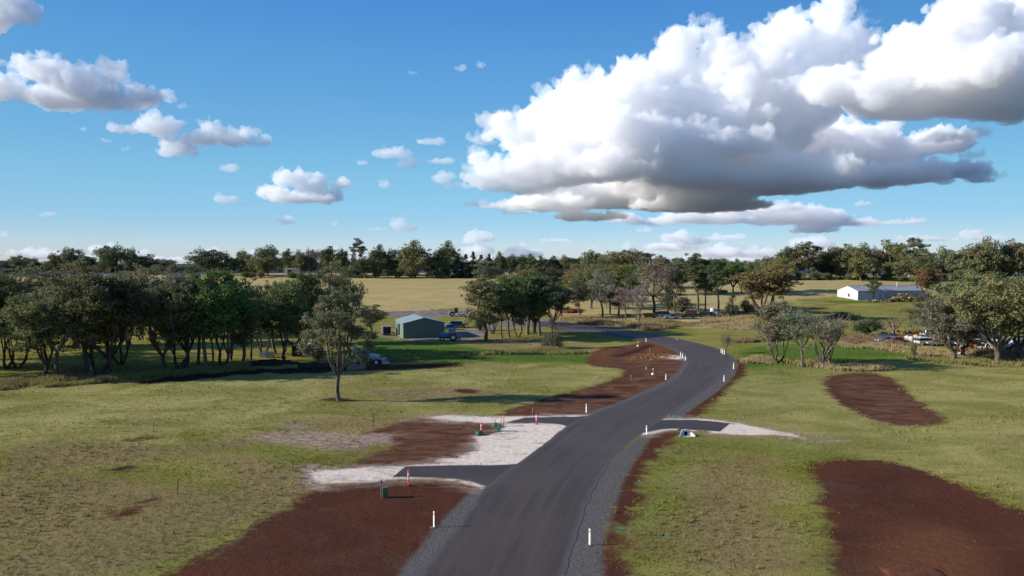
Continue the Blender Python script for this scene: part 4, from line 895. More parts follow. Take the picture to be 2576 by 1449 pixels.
dm=dome(); u_=[False]
place(dm,u_,1205,1097,'round dark green cover in front of the left pink bollard','service cover','dark green covers'); place(dm,u_,1246,1077,'round dark green cover behind the small green pillar','service cover','dark green covers')
# culvert mouth
cp=at(1729,1100); t=empty('culvert_headwall',cp,R(6),'pale concrete culvert mouth with splayed wings and a round pipe under the right driveway','culvert',None,.72)
mb=MB(); n=20; W_,H_,r_=.62,.78,.27
out=[(-.62,0),(-.62,.50),(-.36,.80),(.36,.80),(.62,.50),(.62,0)]
# front slab with a round opening: ring of quads
ringi=[(r_*math.cos(a),.33+r_*math.sin(a)) for a in [2*PI*k/24 for k in range(24)]]
def outer(a):
    dx,dz=math.cos(a),math.sin(a); s=1e9
    for (nx,nz,d) in ((1,0,.62),(-1,0,.62),(0,1,.47),(0,-1,.33),(.72,.69,.69),(-.72,.69,.69)):
        q=dx*nx+dz*nz
        if q>1e-6: s=min(s,d/q)
    return (dx*s,.33+dz*s)
ringo=[outer(2*PI*k/24) for k in range(24)]
V=[(x,0,z) for x,z in ringi]+[(x,0,z) for x,z in ringo]+[(x,.14,z) for x,z in ringi]+[(x,.14,z) for x,z in ringo]; m=24
fc=[]
for k in range(m):
    j=(k+1)%m; fc+=[(k,j,m+j,m+k),(2*m+k,3*m+k,3*m+j,2*m+j),(m+k,m+j,3*m+j,3*m+k),(k,2*m+k,2*m+j,j)]
mb.add(V,fc); mb.build('front_slab',MAT['concrete'],t)
for s in (-1,1):
    MB().add([(s*.62,0,0),(s*.62,0,.52),(s*1.0,-.62,.18),(s*1.0,-.62,0),(s*.74,.0,0),(s*.74,.0,.54),(s*1.12,-.60,.20),(s*1.12,-.60,0)],[(0,1,2,3),(7,6,5,4),(0,4,5,1),(1,5,6,2),(2,6,7,3),(3,7,4,0)]).build('wing_wall',MAT['concrete'],t)
MB().box((0,-.32,.02),(1.5,.62,.05)).build('apron_slab',MAT['concrete'],t,bevel=.01)
mb=MB(); 
for k in range(24):
    a,b=2*PI*k/24,2*PI*(k+1)/24; mb.add([(r_*math.cos(a),.142,.33+r_*math.sin(a)),(r_*math.cos(b),.142,.33+r_*math.sin(b)),(r_*math.cos(b),2.5,.33+r_*math.sin(b)),(r_*math.cos(a),2.5,.33+r_*math.sin(a))],[(0,1,2,3)])
mb.add([(r_*math.cos(2*PI*k/24),2.5,.33+r_*math.sin(2*PI*k/24)) for k in range(24)],[tuple(range(24))]); mb.build('pipe',MAT['darkpipe'],t)
# crumpled netting / silt socks
def net(px0,py0,px1,py1,label,seed,w=.09):
    a,b=at(px0,py0),at(px1,py1); rd=random.Random(seed); A_,B_=Vector(a),Vector(b); n=max(6,int((B_-A_).length/.22)); P=[A_.lerp(B_,i/n)+Vector((0,rd.gauss(0,.06),rd.uniform(0,.05))) for i in range(n+1)]
    o=MB().tube([p-A_ for p in P],[w*rd.uniform(.25,.75) for _ in P],7).build('netting_strip',MAT['netting'],loc=A_,smooth=False); tag(o,label,'netting','teal netting strips in the right verge'); return o
net(1648,1138,1738,1148,'longest teal netting strip lying below the culvert mouth',1); net(1611,1217,1626,1219,'short teal netting scrap on the edge of the right dirt strip',2,.12); net(1688,1234,1712,1236,'short teal netting scrap further in the grass',3); net(1545,1338,1600,1344,'teal netting half buried at the dirt edge nearest the camera',4,.11); net(1640,1353,1694,1357,'teal netting end in the grass nearest the camera',5); net(1684,1048,1720,1052,'dark teal netting strip above the right driveway',6,.12); net(1750,1051,1786,1053,'thin teal netting strip in the grass above the right driveway',7,.1)

# ------------------------------------------------------------------ sheds
def gable_house(t,W_,L_,E,Rr,mats,over=.15,thick=.05,openings=()):
    """gable faces -y; length along +y; local origin at front-left corner"""
    front,side,roof,trim=mats
    MB().prism([(0,0),(W_,0),(W_,E),(W_/2,E+Rr),(0,E)],0,.06).build('gable_wall',front,t)
    MB().prism([(0,0),(W_,0),(W_,E),(W_/2,E+Rr),(0,E)],L_-.06,L_).build('gable_wall',front,t)
    MB().box((W_-.03,L_/2,E/2),(.055,L_-.13,E-.01)).build('side_wall',side,t)
    sl=math.hypot(W_/2+over,Rr*(1+2*over/W_)); an=math.atan2(Rr,W_/2)
    for s in (-1,1):
        cx=W_/2+s*(W_/2+over)/2; cz=E+Rr-(Rr*(1+2*over/W_))/2+.05
        MB().box((cx,L_/2,cz),(sl,L_+2*over,thick),rot=rotm(0,s*an,0)).build('roof_sheet',roof,t)
    MB().box((W_/2,L_/2,E+Rr+.10),(.35,L_+2*over+.02,.05)).build('ridge_cap',trim,t)
    MB().box((W_+over+.02,L_/2,E-.02),(.12,L_+.3,.12)).build('gutter',trim,t); MB().box((-over-.02,L_/2,E-.02),(.12,L_+.3,.12)).build('gutter',trim,t)
sp_=at(1014,852.5); t=empty('green_shed',(sp_[0],sp_[1],sp_[2]),R(19),'pale green steel shed with a low gable roof and open doorway beside the gravel yard','shed')
W_,L_,E,Rr=9.2,11.5,3.35,1.1
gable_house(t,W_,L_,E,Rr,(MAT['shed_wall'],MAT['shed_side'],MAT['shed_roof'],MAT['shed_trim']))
# left side wall with one tall open bay and closed roller doors
for a,b in ((.07,2.2),(2.3,4.4)): MB().box((.03,(a+b)/2,E/2-.02),(.05,b-a,E-.06)).build('roller_door',MAT['shed_side'],t)
MB().box((.03,2.25,E/2),(.09,.1,E)).build('door_post',MAT['shed_trim'],t); MB().box((.03,4.47,E/2),(.09,.12,E)).build('door_post',MAT['shed_trim'],t); MB().box((.03,6.6,E/2),(.09,.12,E)).build('door_post',MAT['shed_trim'],t)
MB().box((.03,5.53,E-.25),(.06,2.0,.5)).build('door_head',MAT['shed_side'],t)
MB().box((.03,7.2,E/2),(.05,1.05,E-.02)).build('side_wall',MAT['shed_side'],t); MB().box((.03,10.1,E/2),(.05,2.6,E-.02)).build('side_wall',MAT['shed_side'],t); MB().box((.03,8.26,E-.35),(.05,1.05,.68)).build('door_head',MAT['shed_side'],t)
MB().box((W_/2,L_/2,.03),(W_-.2,L_-.2,.06)).build('floor_slab',MAT['concrete'],t)
MB().box((1.9,6.2,.9),(1.5,1.6,1.6),top=(.8,.8)).build('stored_goods',MAT['machine'],t,bevel=.05)
for i,x in enumerate((0,W_)): MB().box((x,-.01,E/2),(.10,.05,E)).build('corner_flashing',MAT['shed_trim'],t)
for s in (-1,1): MB().box((W_/2+s*W_/4,-.02,E+Rr/2+.03),(math.hypot(W_/2,Rr)+.2,.05,.12),rot=rotm(0,s*math.atan2(Rr,W_/2),0)).build('barge_board',MAT['shed_trim'],t)
# long white shed
wp=at(2159,755.5); t=empty('long_shed',wp,R(10),'long old corrugated iron shed with patched white gable in the right paddock','shed')
W_,L_,E,Rr=12.2,29.0,3.5,1.75
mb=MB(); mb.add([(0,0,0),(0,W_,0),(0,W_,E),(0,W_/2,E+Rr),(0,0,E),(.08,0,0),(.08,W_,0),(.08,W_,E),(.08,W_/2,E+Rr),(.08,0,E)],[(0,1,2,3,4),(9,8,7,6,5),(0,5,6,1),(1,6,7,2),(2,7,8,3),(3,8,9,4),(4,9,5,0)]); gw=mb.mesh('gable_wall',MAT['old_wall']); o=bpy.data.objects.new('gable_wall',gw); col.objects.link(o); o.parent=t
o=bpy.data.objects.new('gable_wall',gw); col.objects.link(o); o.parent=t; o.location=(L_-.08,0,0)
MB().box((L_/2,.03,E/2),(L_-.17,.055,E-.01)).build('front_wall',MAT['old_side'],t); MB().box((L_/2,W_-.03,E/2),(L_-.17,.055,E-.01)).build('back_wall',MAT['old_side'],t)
sl=math.hypot(W_/2+.2,Rr*(1+.4/W_)); an=math.atan2(Rr,W_/2)
for s in (-1,1): MB().box((L_/2,W_/2+s*(W_/2+.2)/2,E+Rr-(Rr*(1+.4/W_))/2+.05),(L_+.4,sl,.05),rot=rotm(-s*an,0,0)).build('roof_sheet',MAT['old_roof'],t)
MB().box((L_/2,W_/2,E+Rr+.1),(L_+.4,.4,.06)).build('ridge_cap',MAT['old_roof'],t); MB().box((L_/2,-.22,E-.02),(L_,.12,.12)).build('gutter',MAT['old_roof'],t)
MB().box((-.03,5.2,1.7),(.05,.9,1.1)).build('window',MAT['dark_open'],t)
for x,w in ((9.5,1.1),(12.8,2.4),(16.6,2.2),(22.5,2.0)): MB().box((x,-.02,1.45),(w,.05,2.7)).build('door',MAT['old_side2'] if 'old_side2' in MAT else MAT['silver'],t)
MB().tube([(20.5,5,E+1.2),(20.5,5,E+3.2)],.14,8).build('flue',MAT['whitep'],t)

# far house, sheds, power poles
hp=at(2340,704); t=empty('white_house',(hp[0],hp[1]+14,hp[2]),R(4),'low white house with dark carport openings among trees at the far right','house')
MB().box((8,5,1.5),(15.8,9,3.0)).build('wall',MAT['whitep'],t); MB().box((8,5,3.35),(17,10.5,.7),top=(.9,.35)).build('roof',MAT['old_roof'],t)
for x in (2.4,6.4): MB().box((x,.46,1.3),(3.2,.08,2.2)).build('carport_shade_panel',MAT['glass'],t)  # dark panels on the wall stand in for the shade inside the carport
for x in (11.2,14): MB().box((x,.46,1.7),(1.4,.08,1.1)).build('window',MAT['glass'],t)
MB().box((20.5,4,1.4),(7,6,2.8)).build('side_annex',MAT['bluep2'] if 'bluep2' in MAT else MAT['silver'],t); MB().box((20.5,4,3.0),(7.6,6.6,.5),top=(.9,.4)).build('roof',MAT['old_roof'],t)
def small_shed(px,py,w,label,h=3,roof='old_roof',wall='whitep',dy=12):
    p=at(px,py); t=empty('small_shed',(p[0],p[1]+dy,float(terr(p[0],p[1]+dy))),0,label,'shed'); MB().box((0,2.5,h/2),(w,5,h)).build('wall',MAT[wall],t); MB().box((0,2.5,h+.35),(w+.6,5.8,.7),top=(1,.1)).build('roof',MAT[roof],t); MB().box((-w*.2,-.04,h*.42),(w*.3,.06,h*.75)).build('door',MAT['dark_open'],t); return t
small_shed(718,692,8,'pale little farm building glimpsed between the trees above the tan field')
small_shed(1112,692,7,'grey roof of a little building between the black pines and the large dome tree',wall='silver')
def pole(px,py,top,label,arm=True):
    p=at(px,py); h=(py-top)/F*p[1]; t=empty('power_pole',p,0,label,'power pole','timber power poles'); MB().tube([(0,0,-.5),(0,0,h)],[.18,.12],8).build('pole',MAT['wood'],t)
    MB().box((0,0,h-.5),(2.2,.12,.14)).build('crossarm',MAT['wood'],t)
    for x in (-.95,0,.95): MB().cyl((x,0,h-.33),.06,.2,n=8).build('insulator',MAT['whitep'],t)
pole(2024,703,668,'power pole in front of the tree with the clean pale trunk'); pole(1985,702,672,'shorter power pole left of the tree with the clean pale trunk'); pole(2468,706,672,'power pole among the trees at the far right')

# ------------------------------------------------------------------ fences
def fence(pts,label,step=4,h=1.15,post=MAT['steel_dark'],wires=(.3,.6,.85,1.05),cols_=None):
    W=[at(*p) for p in pts]; o0=Vector(W[0]); t=empty('wire_fence',W[0],0,label,'fence'); path=[]
    for a,b in zip(W[:-1],W[1:]):
        L_=math.hypot(b[0]-a[0],b[1]-a[1]); n=max(1,int(L_/step))
        for i in range(n): path.append(on(a[0]+(b[0]-a[0])*i/n,a[1]+(b[1]-a[1])*i/n))
    path.append(W[-1]); rd=random.Random(len(path))
    pm=MB().tube([(0,0,-.2),(0,0,h)],.045,6).mesh('post',post)
    for p in path[:95]:
        o=bpy.data.objects.new('post',pm); col.objects.link(o); o.parent=t; o.location=Vector(p)-o0; o.scale=(1.2,1.2,rd.uniform(.92,1.1)); o.rotation_euler=(rd.gauss(0,.03),rd.gauss(0,.03),0)
    for z in wires: MB().tube([Vector(p)-o0+Vector((0,0,z)) for p in path],.008,4).build('wire',MAT['wire'],t)
fence([(-60,975),(40,968),(120,962),(220,955),(340,948)],'wire fence with dark steel posts in long grass at far left')
fence([(340,948),(470,930),(620,918)],'wire fence running behind the black soil bank')
fence([(1835,866),(1880,862),(1960,855)],'short wire fence over the reeds right of the bend',step=3,wires=(.4,.8))
fence([(1932,763),(1990,762),(2060,759),(2076,757)],'farm fence meeting the white gable of the long shed',step=6)
fence([(2080,708),(2180,706),(2280,704),(2340,705)],'stockyard rail fence behind the long shed',step=5,h=1.5,post=MAT['wood'],wires=(.5,.9,1.3))
fence([(1245,870),(1330,868),(1400,869)],'low wire fence in front of the small cone shaped tree',step=4,wires=(.5,.9))
fence([(1985,700),(1960,730),(2010,760)],'far paddock fence left of the long shed',step=7) if False else None

# ------------------------------------------------------------------ vehicles and machines
def wheel(t,c,r,w,rim='silver',axis='Y',n=18):
    tr=MB().cyl(c,r,w,axis,n).build('tyre',MAT['black'],t,bevel=r*.08)
    MB().cyl(c,r*.55,w*1.06,axis,12).build('rim',MAT[rim],tr,bevel=.01); return tr
def car(name,loc,rz,paintm,label,cat,L_=4.5,W_=1.8,H_=1.45,ute=False,group=None,wagon=True,s=1):
    t=empty(name,loc,rz,label,cat,group,s)
    x=L_/2
    prof=[(-x,.35),(-x+.05,.75),(-x+.15,.85),(x-1.2,.90),(x-.15,.78),(x,.6),(x,.35)]
    MB().prism(prof,-W_/2,W_/2).build('body',MAT[paintm],t,bevel=.05)
    if ute: cab=[(-.3,.86),(-.2,H_),(.75,H_),(1.25,.88)]
    elif wagon: cab=[(-x+.08,.84),(-x+.25,H_),(.55,H_),(1.15,.88)]
    else: cab=[(-x+.7,.84),(-x+1.25,H_),(.35,H_),(1.0,.88)]
    cb=MB().prism(cab,-W_/2+.12,W_/2-.12).build('cabin',MAT['glass'],t,bevel=.03)
    MB().box(((cab[1][0]+cab[2][0])/2,0,H_+.01),(cab[2][0]-cab[1][0],W_-.3,.06)).build('roof',MAT[paintm],t,bevel=.02)
    if ute: 
        for s_ in (-1,1): MB().box((-x/2-.25,s_*(W_/2-.04),1.0),(x-.35,.06,.32)).build('tray_side',MAT[paintm],t)
    for px in (-x*.62,x*.62):
        for s_ in (-1,1): wheel(t,(px,s_*(W_/2-.1),.33),.33,.24)
    for s_ in (-1,1): MB().box((x-.02,s_*(W_/2-.3),.66),(.06,.35,.14)).build('headlight',MAT['reflect'],t)
    MB().box((x,0,.42),(.12,W_-.1,.16)).build('bumper',MAT['machine'],t,bevel=.02)
    return t
def G(px,py,dz=0): p=at(px,py); return (p[0],p[1],p[2]+dz)
car('parked_wagon',G(1140,825),R(172+10),'navy','dark blue four wheel drive wagon parked past the green shed, roof racks up','car',L_=4.9,W_=1.95,H_=1.75)
car('parked_ute',G(1128,830),R(192),'bluep2','blue sedan parked against the dark blue wagon','car',L_=4.4,H_=1.35,wagon=False)
t=empty('box_trailer',G(1166,823),R(8),'small grey box trailer behind the dark blue wagon','trailer'); MB().box((0,0,.6),(2.4,1.4,.08)).build('tray_floor',MAT['silver'],t)
for c,d in (((0,.7,.8),(2.4,.05,.4)),((0,-.7,.8),(2.4,.05,.4)),((1.2,0,.8),(.05,1.4,.4)),((-1.2,0,.8),(.05,1.4,.4))): MB().box(c,d).build('side_panel',MAT['silver'],t)
for s_ in (-1,1): wheel(t,(0,s_*.8,.33),.33,.2)
MB().tube([(-1.2,0,.55),(-2.3,0,.5)],.05,6).build('drawbar',MAT['machine'],t)
def tractor(name,loc,rz,pm,label,cab=True,s=1,cat='tractor',front=None,roofm=None):
    t=empty(name,loc,rz,label,cat,None,s)
    MB().box((.95,0,1.25),(1.9,.8,.75),top=(.92,.8)).build('bonnet',MAT[pm],t,bevel=.06); MB().box((.2,0,.75),(3.2,.5,.5)).build('chassis',MAT['machine'],t,bevel=.03)
    MB().box((1.93,0,1.2),(.08,.6,.55)).build('grille',MAT['machine'],t)
    MB().box((-.65,0,1.85),(1.35,1.35,1.25),top=(.86,.9)).build('cab_glass',MAT['glass'],t,bevel=.03)
    for x in (-1.3,0):
        for y in (-.67,.67): MB().tube([(x,y,1.2),(x*.93-.04,y*.92,2.5)],.05,6).build('cab_pillar',MAT[pm],t)
    MB().box((-.65,0,2.52),(1.45,1.45,.14),top=(.9,.9)).build('cab_roof',MAT[roofm or pm],t,bevel=.04)
    for y in (-1,1):
        wheel(t,(-.8,y*.85,.8),.8,.45,rim=roofm or 'whitep'); wheel(t,(1.5,y*.8,.5),.5,.32,rim=roofm or 'whitep'); MB().prism([(-1.5,1.3),(-1.2,1.68),(-.4,1.68),(-.05,1.3),(-.2,1.25),(-.5,1.58),(-1.1,1.58),(-1.35,1.25)],y*.85-.24,y*.85+.24).build('mudguard',MAT[pm],t)
    MB().tube([(1.2,.25,1.6),(1.2,.25,2.3)],.045,8).build('exhaust_pipe',MAT['machine'],t)
    return t
t=tractor('blue_tractor',G(1129,858),R(188),'bluep','dark blue cab tractor at the right corner of the green shed',s=1.02)
MB().box((-2.0,0,.45),(.9,1.9,.18)).build('rear_implement',MAT['machine'],t,bevel=.03); MB().tube([(-1.2,0,.8),(-1.7,0,.6)],.08,6).build('linkage',MAT['machine'],t)
# backhoe loader in the paddock edge
t=tractor('backhoe_loader',G(926,918),R(-4),'silver','white backhoe loader with its rear arm folded up beside the dirt mound',cat='backhoe',s=1.0)  # greyed paint stands in for the shade over this white machine
for y in (-.62,.62):
    MB().tube([(.1,y,1.75),(1.6,y,1.5),(2.5,y,.75)],[.10,.11,.09],6).build('loader_arm',MAT['whitep'],t); MB().tube([(.3,y,1.1),(1.7,y,1.15)],.05,6).build('loader_ram',MAT['silver'],t)
mb=MB(); mb.prism([(2.45,.25),(3.3,.2),(3.3,.28),(2.65,.42),(2.6,1.05),(2.5,1.1),(2.4,.7)],-1.1,1.1); mb.build('front_bucket',MAT['silver'],t)
for y in (-1.02,1.02): MB().prism([(2.45,.25),(3.3,.2),(2.6,1.05)],y-.03,y+.03).build('bucket_side',MAT['silver'],t)
MB().tube([(-1.5,0,.9),(-2.2,0,1.6),(-2.0,0,3.4)],[.16,.15,.12],8).build('boom',MAT['whitep'],t); MB().tube([(-2.0,0,3.4),(-2.6,0,2.4),(-2.7,0,1.5)],[.12,.10,.08],8).build('dipper_arm',MAT['whitep'],t)
MB().prism([(-2.6,1.5),(-2.95,1.3),(-3.0,.85),(-2.6,.75),(-2.45,1.1)],-.3,.3).build('rear_bucket',MAT['machine'],t,bevel=.02)
for y in (-1,1): MB().tube([(-1.6,y*.4,.7),(-1.8,y*1.05,.15)],.08,6).build('stabiliser_leg',MAT['machine'],t)
def roller(loc,rz,label,body,s=1):
    t=empty('road_roller',loc,rz,label,'road roller','road rollers in the gravel yard',s)
    MB().cyl((1.6,0,.75),.75,2.0,'Y',24).build('drum',MAT['silver'],t,bevel=.03)
    MB().box((1.6,0,1.0),(2.0,2.25,.3)).build('drum_frame',MAT[body],t,bevel=.04)
    MB().box((-1.1,0,1.2),(2.0,1.7,.9),top=(.9,.9)).build('engine_hood',MAT[body],t,bevel=.08)
    MB().box((.1,0,1.75),(1.1,1.3,1.3),top=(.9,.9)).build('cab_glass',MAT['glass'],t,bevel=.03); MB().box((.1,0,2.62),(1.35,1.5,.12)).build('cab_roof',MAT['machine'],t,bevel=.03)
    for x in (-.4,.6):
        for y in (-.6,.6): MB().tube([(x,y,1.2),(x,y,2.6)],.05,6).build('cab_pillar',MAT['machine'],t)
    for y in (-1,1): wheel(t,(-1.1,y*.85,.75),.75,.5,rim='cream_paint')
    return t
roller(G(1146,796),R(8),'yellow and black road roller at the left in the gravel yard','yellow'); roller(G(1178,797),R(184),'yellow road roller with a pale hood right of the other roller, nearer the trees','cream_paint',.95)
# bits by the shed
t=empty('box_van_body',G(971,843),R(14),'pale box body with a dark open end at the left of the green shed','container',None,.78)
MB().box((0,0,1.55),(2.6,3.2,2.3)).build('box_shell',MAT['silver'],t,bevel=.04); MB().box((.15,-1.62,1.5),(2.0,.06,1.9)).build('end_shade_panel',MAT['dark_open'],t); MB().box((0,0,.3),(2.4,3.0,.2)).build('sub_frame',MAT['machine'],t)  # dark end panel stands in for the shade inside the box
for s_ in (-1,1): wheel(t,(s_*1.05,.3,.33),.33,.22,axis='X')
t=empty('dark_cabinet',G(745,897),R(5),'tall dark box standing in the shade of the left grove','box'); MB().box((0,0,1.0),(1.6,1.2,2.0)).build('box_shell',MAT['machine'],t,bevel=.03); MB().box((0,-.62,1.0),(1.3,.03,1.7)).build('door',MAT['dark_open'],t)
for i,(px,py,lab) in enumerate([(660,899,'grey slatted crate at the left of the crate pair under the trees'),(676,900,'grey slatted crate at the right of the crate pair under the trees')]):
    t=empty('crate',G(px,py),R(3*i),lab,'crate','grey crates under the trees')
    for z in (.15,.5,.85): 
        for s_ in (-1,1): MB().box((0,s_*.55,z),(1.2,.05,.22)).build('side_slat',MAT['silver'],t); MB().box((s_*.6,0,z),(.05,1.1,.22)).build('end_slat',MAT['silver'],t)
    MB().box((0,0,.03),(1.2,1.1,.06)).build('crate_base',MAT['wood'],t)
car('parked_car',G(768,884),R(175),'whitep','white car half hidden in the left grove behind the dark box','car',wagon=False)
def mound(px,py,w,h,label,m,seed,d=None):
    p=at(px,py); W_=w/F*p[1]; H_=h/F*p[1]; o=MB().ball((0,0,0),1,4,(W_/2,(d or W_/2)*.8,H_),0).build('soil_mound',m,loc=p,smooth=True)
    for v in o.data.vertices:
        k=noise.fractal(Vector(v.co)*.9+Vector((seed,0,0)),.7,2,5); v.co*=1+.28*k
    tag(o,label,'mound'); return o
def soilm(name,c1,c2):
    a=N(name); p=a.obj(); f=a.noise(p,2.2,8,.75); return a.pbr(a.mix(a.rng(f,.35,.65),c1,c2),.95,normal=a.bump(f,1.0,.15),spec=.1)
SB=soilm('dark_spoil',(.022,.014,.012),(.06,.038,.03)); SG_=soilm('grey_brown_spoil',(.13,.085,.06),(.24,.17,.125)); SR=soilm('red_spoil',(.15,.055,.028),(.09,.035,.02))
mound(893,929,52,12,'grey brown dirt heap at the rear of the backhoe',SG_,1); mound(680,918,120,11,'long black soil heap in the shade by the crates',SB,2,3.5); mound(800,922,110,7,'low black soil heap left of the lone paddock tree trunk',SB,3,3); mound(555,930,110,5,'black soil ridge below the left grove',SB,4,2.5)
mound(1432,786,62,6,'long red soil mound beyond the single trunk gum',SR,5,3)
mound(2310,1458,150,5,'red spoil at the bottom edge of the large right soil patch',SR,6,1.6)
# rock lining of the swale: rocks
rk=soilm('orange_rock',(.26,.13,.05),(.15,.075,.035)); rX,rY=region_pts([(1590,903),(1620,893),(1690,891),(1700,900),(1640,908)],150,5); rd=random.Random(4)
rms=[MB().ball((0,0,0),.2,1,(1,.8,.6),.3,s).mesh('swale_rock',rk) for s in range(5)]
vv=[];ff=[]
for x,y in zip(rX,rY):
    n0=len(vv); me=rms[rd.randrange(5)]; k=rd.uniform(.6,1.7); z=float(terr(x,y))
    vv+=[(x+v.co.x*k,y+v.co.y*k,z+v.co.z*k) for v in me.vertices]; ff+=[tuple(q+n0 for q in p.vertices) for p in me.polygons]
m_=bpy.data.meshes.new('loose_rocks'); m_.from_pydata(vv,[],ff); m_.materials.append(rk); o=bpy.data.objects.new('loose_rocks',m_); col.objects.link(o); tag(o,'orange brown stones lining the swale inside the bend','rocks',kind='stuff')
# scattered clods over the bare soil
cX=[];cY=[]
for i,P in enumerate(REG['dirt'][:7]):
    x,y=region_pts(P,[900,500,700,260,160,350,1000][i],i+30); cX.append(x);cY.append(y)
cX=np.concatenate(cX);cY=np.concatenate(cY); k=~in_poly(cX,cY,roadP)&(segdist(cX,cY,_cl)>4.4)&(cY<120); cX=cX[k];cY=cY[k]
cm_=soilm('soil_clods',(.105,.062,.042),(.05,.024,.017)); V_,F_=[],[]
bm=bmesh.new(); bmesh.ops.create_icosphere(bm,subdivisions=1,radius=1); bv=np.array([v.co[:] for v in bm.verts]); bf=np.array([[q.index for q in f.verts] for f in bm.faces]); bm.free()
rs=np.random.default_rng(8); n=len(cX); rr=rs.uniform(.012,.05,n)*(1+(rs.uniform(0,1,n)>.97)*1.2); cz=terr(cX,cY)
Vc=(bv[None]*rr[:,None,None]*rs.uniform(.6,1.3,(n,1,3))*np.array([1,1,.6])+np.stack([cX,cY,cz],1)[:,None]).reshape(-1,3); Fc_=(bf[None]+np.arange(n)[:,None,None]*len(bv)).reshape(-1,3)
o=bpy.data.objects.new('soil_clods',fastmesh('soil_clods',Vc,Fc_,cm_)); col.objects.link(o); tag(o,'loose clods and straw bits scattered over the bare red soil','soil clods',kind='stuff')

# scrap vehicles under the trees beyond the bend
for i,(px,py,pm,rz,lab,kw) in enumerate([(1635,800,'rust',10,'rusty brown wreck leftmost of the row under the trees',{}),(1652,796,'redp',170,'faded red wreck second from the left in the row under the trees',dict(wagon=False)),
 (1676,797,'bluep2',12,'blue wreck beside the largest pale grey gum',dict(H_=1.7)),(1690,802,'whitep',5,'white flat wreck lowest in the row under the trees',dict(ute=True)),(1732,800,'rust',175,'rusty wreck right of the pale green bush',{}),
 (1744,796,'redp',8,'dark red wreck next to the tallest gum trunk',dict(H_=1.6)),(1768,797,'machine',170,'black wreck between the two tall trunks',{}),(1790,796,'rust',15,'brown wreck right of the two tall trunks',dict(wagon=False)),(1868,795,'navy',5,'dark blue car under the bush by the rust brown tree',{})]):
    car('scrap_car',G(px,py),R(rz),pm,lab,'wrecked car',group='wrecks under the trees past the bend',**kw)
def tank(px,py,r,h,m,label,cat='tank',horiz=False):
    t=empty('storage_tank',G(px,py),0,label,cat); MB().cyl((0,0,h/2),r,h,n=20).build('tank_shell',MAT[m],t,bevel=r*.12); MB().cyl((0,0,h+.05),r*.3,.14,n=12).build('tank_lid',MAT[m],t); 
    for z in (.3,.6): MB().cyl((0,0,h*z),r*1.02,h*.03,n=20).build('hoop',MAT['silver'],t)
tank(1794,796,.8,2.6,'whitep','upright white tank right of the two tall trunks by the wrecks'); tank(1802,796,.9,1.5,'whitep','squat white tank beside the upright white tank')
# junk yard on the right
yard=[(2335,868,'whitep',5,'white wagon at the left of the front row in the junk yard',{}),(2362,870,'silver',172,'silver car second from the left in the front row of the junk yard',dict(wagon=False)),(2392,868,'whitep',12,'white sedan between the tanks and the leaning gum trunk',dict(wagon=False)),
 (2440,872,'whitep',165,'white car right of the leaning dark trunks',{}),(2476,876,'redp',10,'faded red car right of the leaning dark trunks',dict(wagon=False)),(2500,883,'whitep',8,'white car nearest under the biggest right hand gum',{}),
 (2400,842,'silver',175,'silver car in the middle row of the junk yard',{}),(2446,850,'whitep',8,'white sedan in the middle row of the junk yard',dict(wagon=False)),(2345,846,'silver',10,'pale car behind the pink tank',{}),
 (2492,842,'navy',172,'dark blue car in the middle row near the white van',{}),(2420,826,'whitep',5,'white wagon in the back row of the junk yard',{}),(2568,885,'navy',0,'black car cut by the right edge',{}),(2262,866,'redp',4,'faded red car low in the reeds left of the tanks',dict(wagon=False)),(2236,864,'navy',178,'dark car low in the reeds left of the red car',dict(wagon=False))]
for px,py,pm,rz,lab,kw in yard: car('scrap_car',G(px,py),R(rz),pm,lab,'wrecked car',group='vehicles in the junk yard',**kw)
def truck(px,py,rz,label,tray=True,s=1):
    t=empty('old_truck',G(px,py),R(rz),label,'truck',None,s); MB().prism([(1.2,.5),(1.2,2.1),(1.4,2.25),(2.4,2.2),(2.75,1.4),(2.8,.5)],-1,1).build('cab',MAT['whitep'],t,bevel=.05); MB().box((2.62,0,1.75),(.08,1.6,.55),rot=rotm(0,R(-25),0)).build('windscreen',MAT['glass'],t)
    MB().box((-.6,0,.7),(5.2,.9,.25)).build('chassis',MAT['machine'],t)
    if tray:
        MB().box((-1.2,0,1.5),(4.2,2.3,.12),rot=rotm(0,R(14),0)).build('tipper_floor',MAT['whitep'],t)
        for s_ in (-1,1): MB().box((-1.2,s_*1.15,1.75),(4.2,.08,.5),rot=rotm(0,R(14),0)).build('tipper_side',MAT['whitep'],t)
    else: MB().box((-1.3,0,1.9),(4.4,2.2,2.2)).build('box_body',MAT['whitep'],t,bevel=.05)
    for x in (-2.2,2.0):
        for s_ in (-1,1): wheel(t,(x,s_*.95,.45),.45,.3)
truck(2532,884,200,'white tipper with its tray tilted at the right of the junk yard'); truck(2524,834,178,'white van bodied truck at the back right of the junk yard',tray=False)
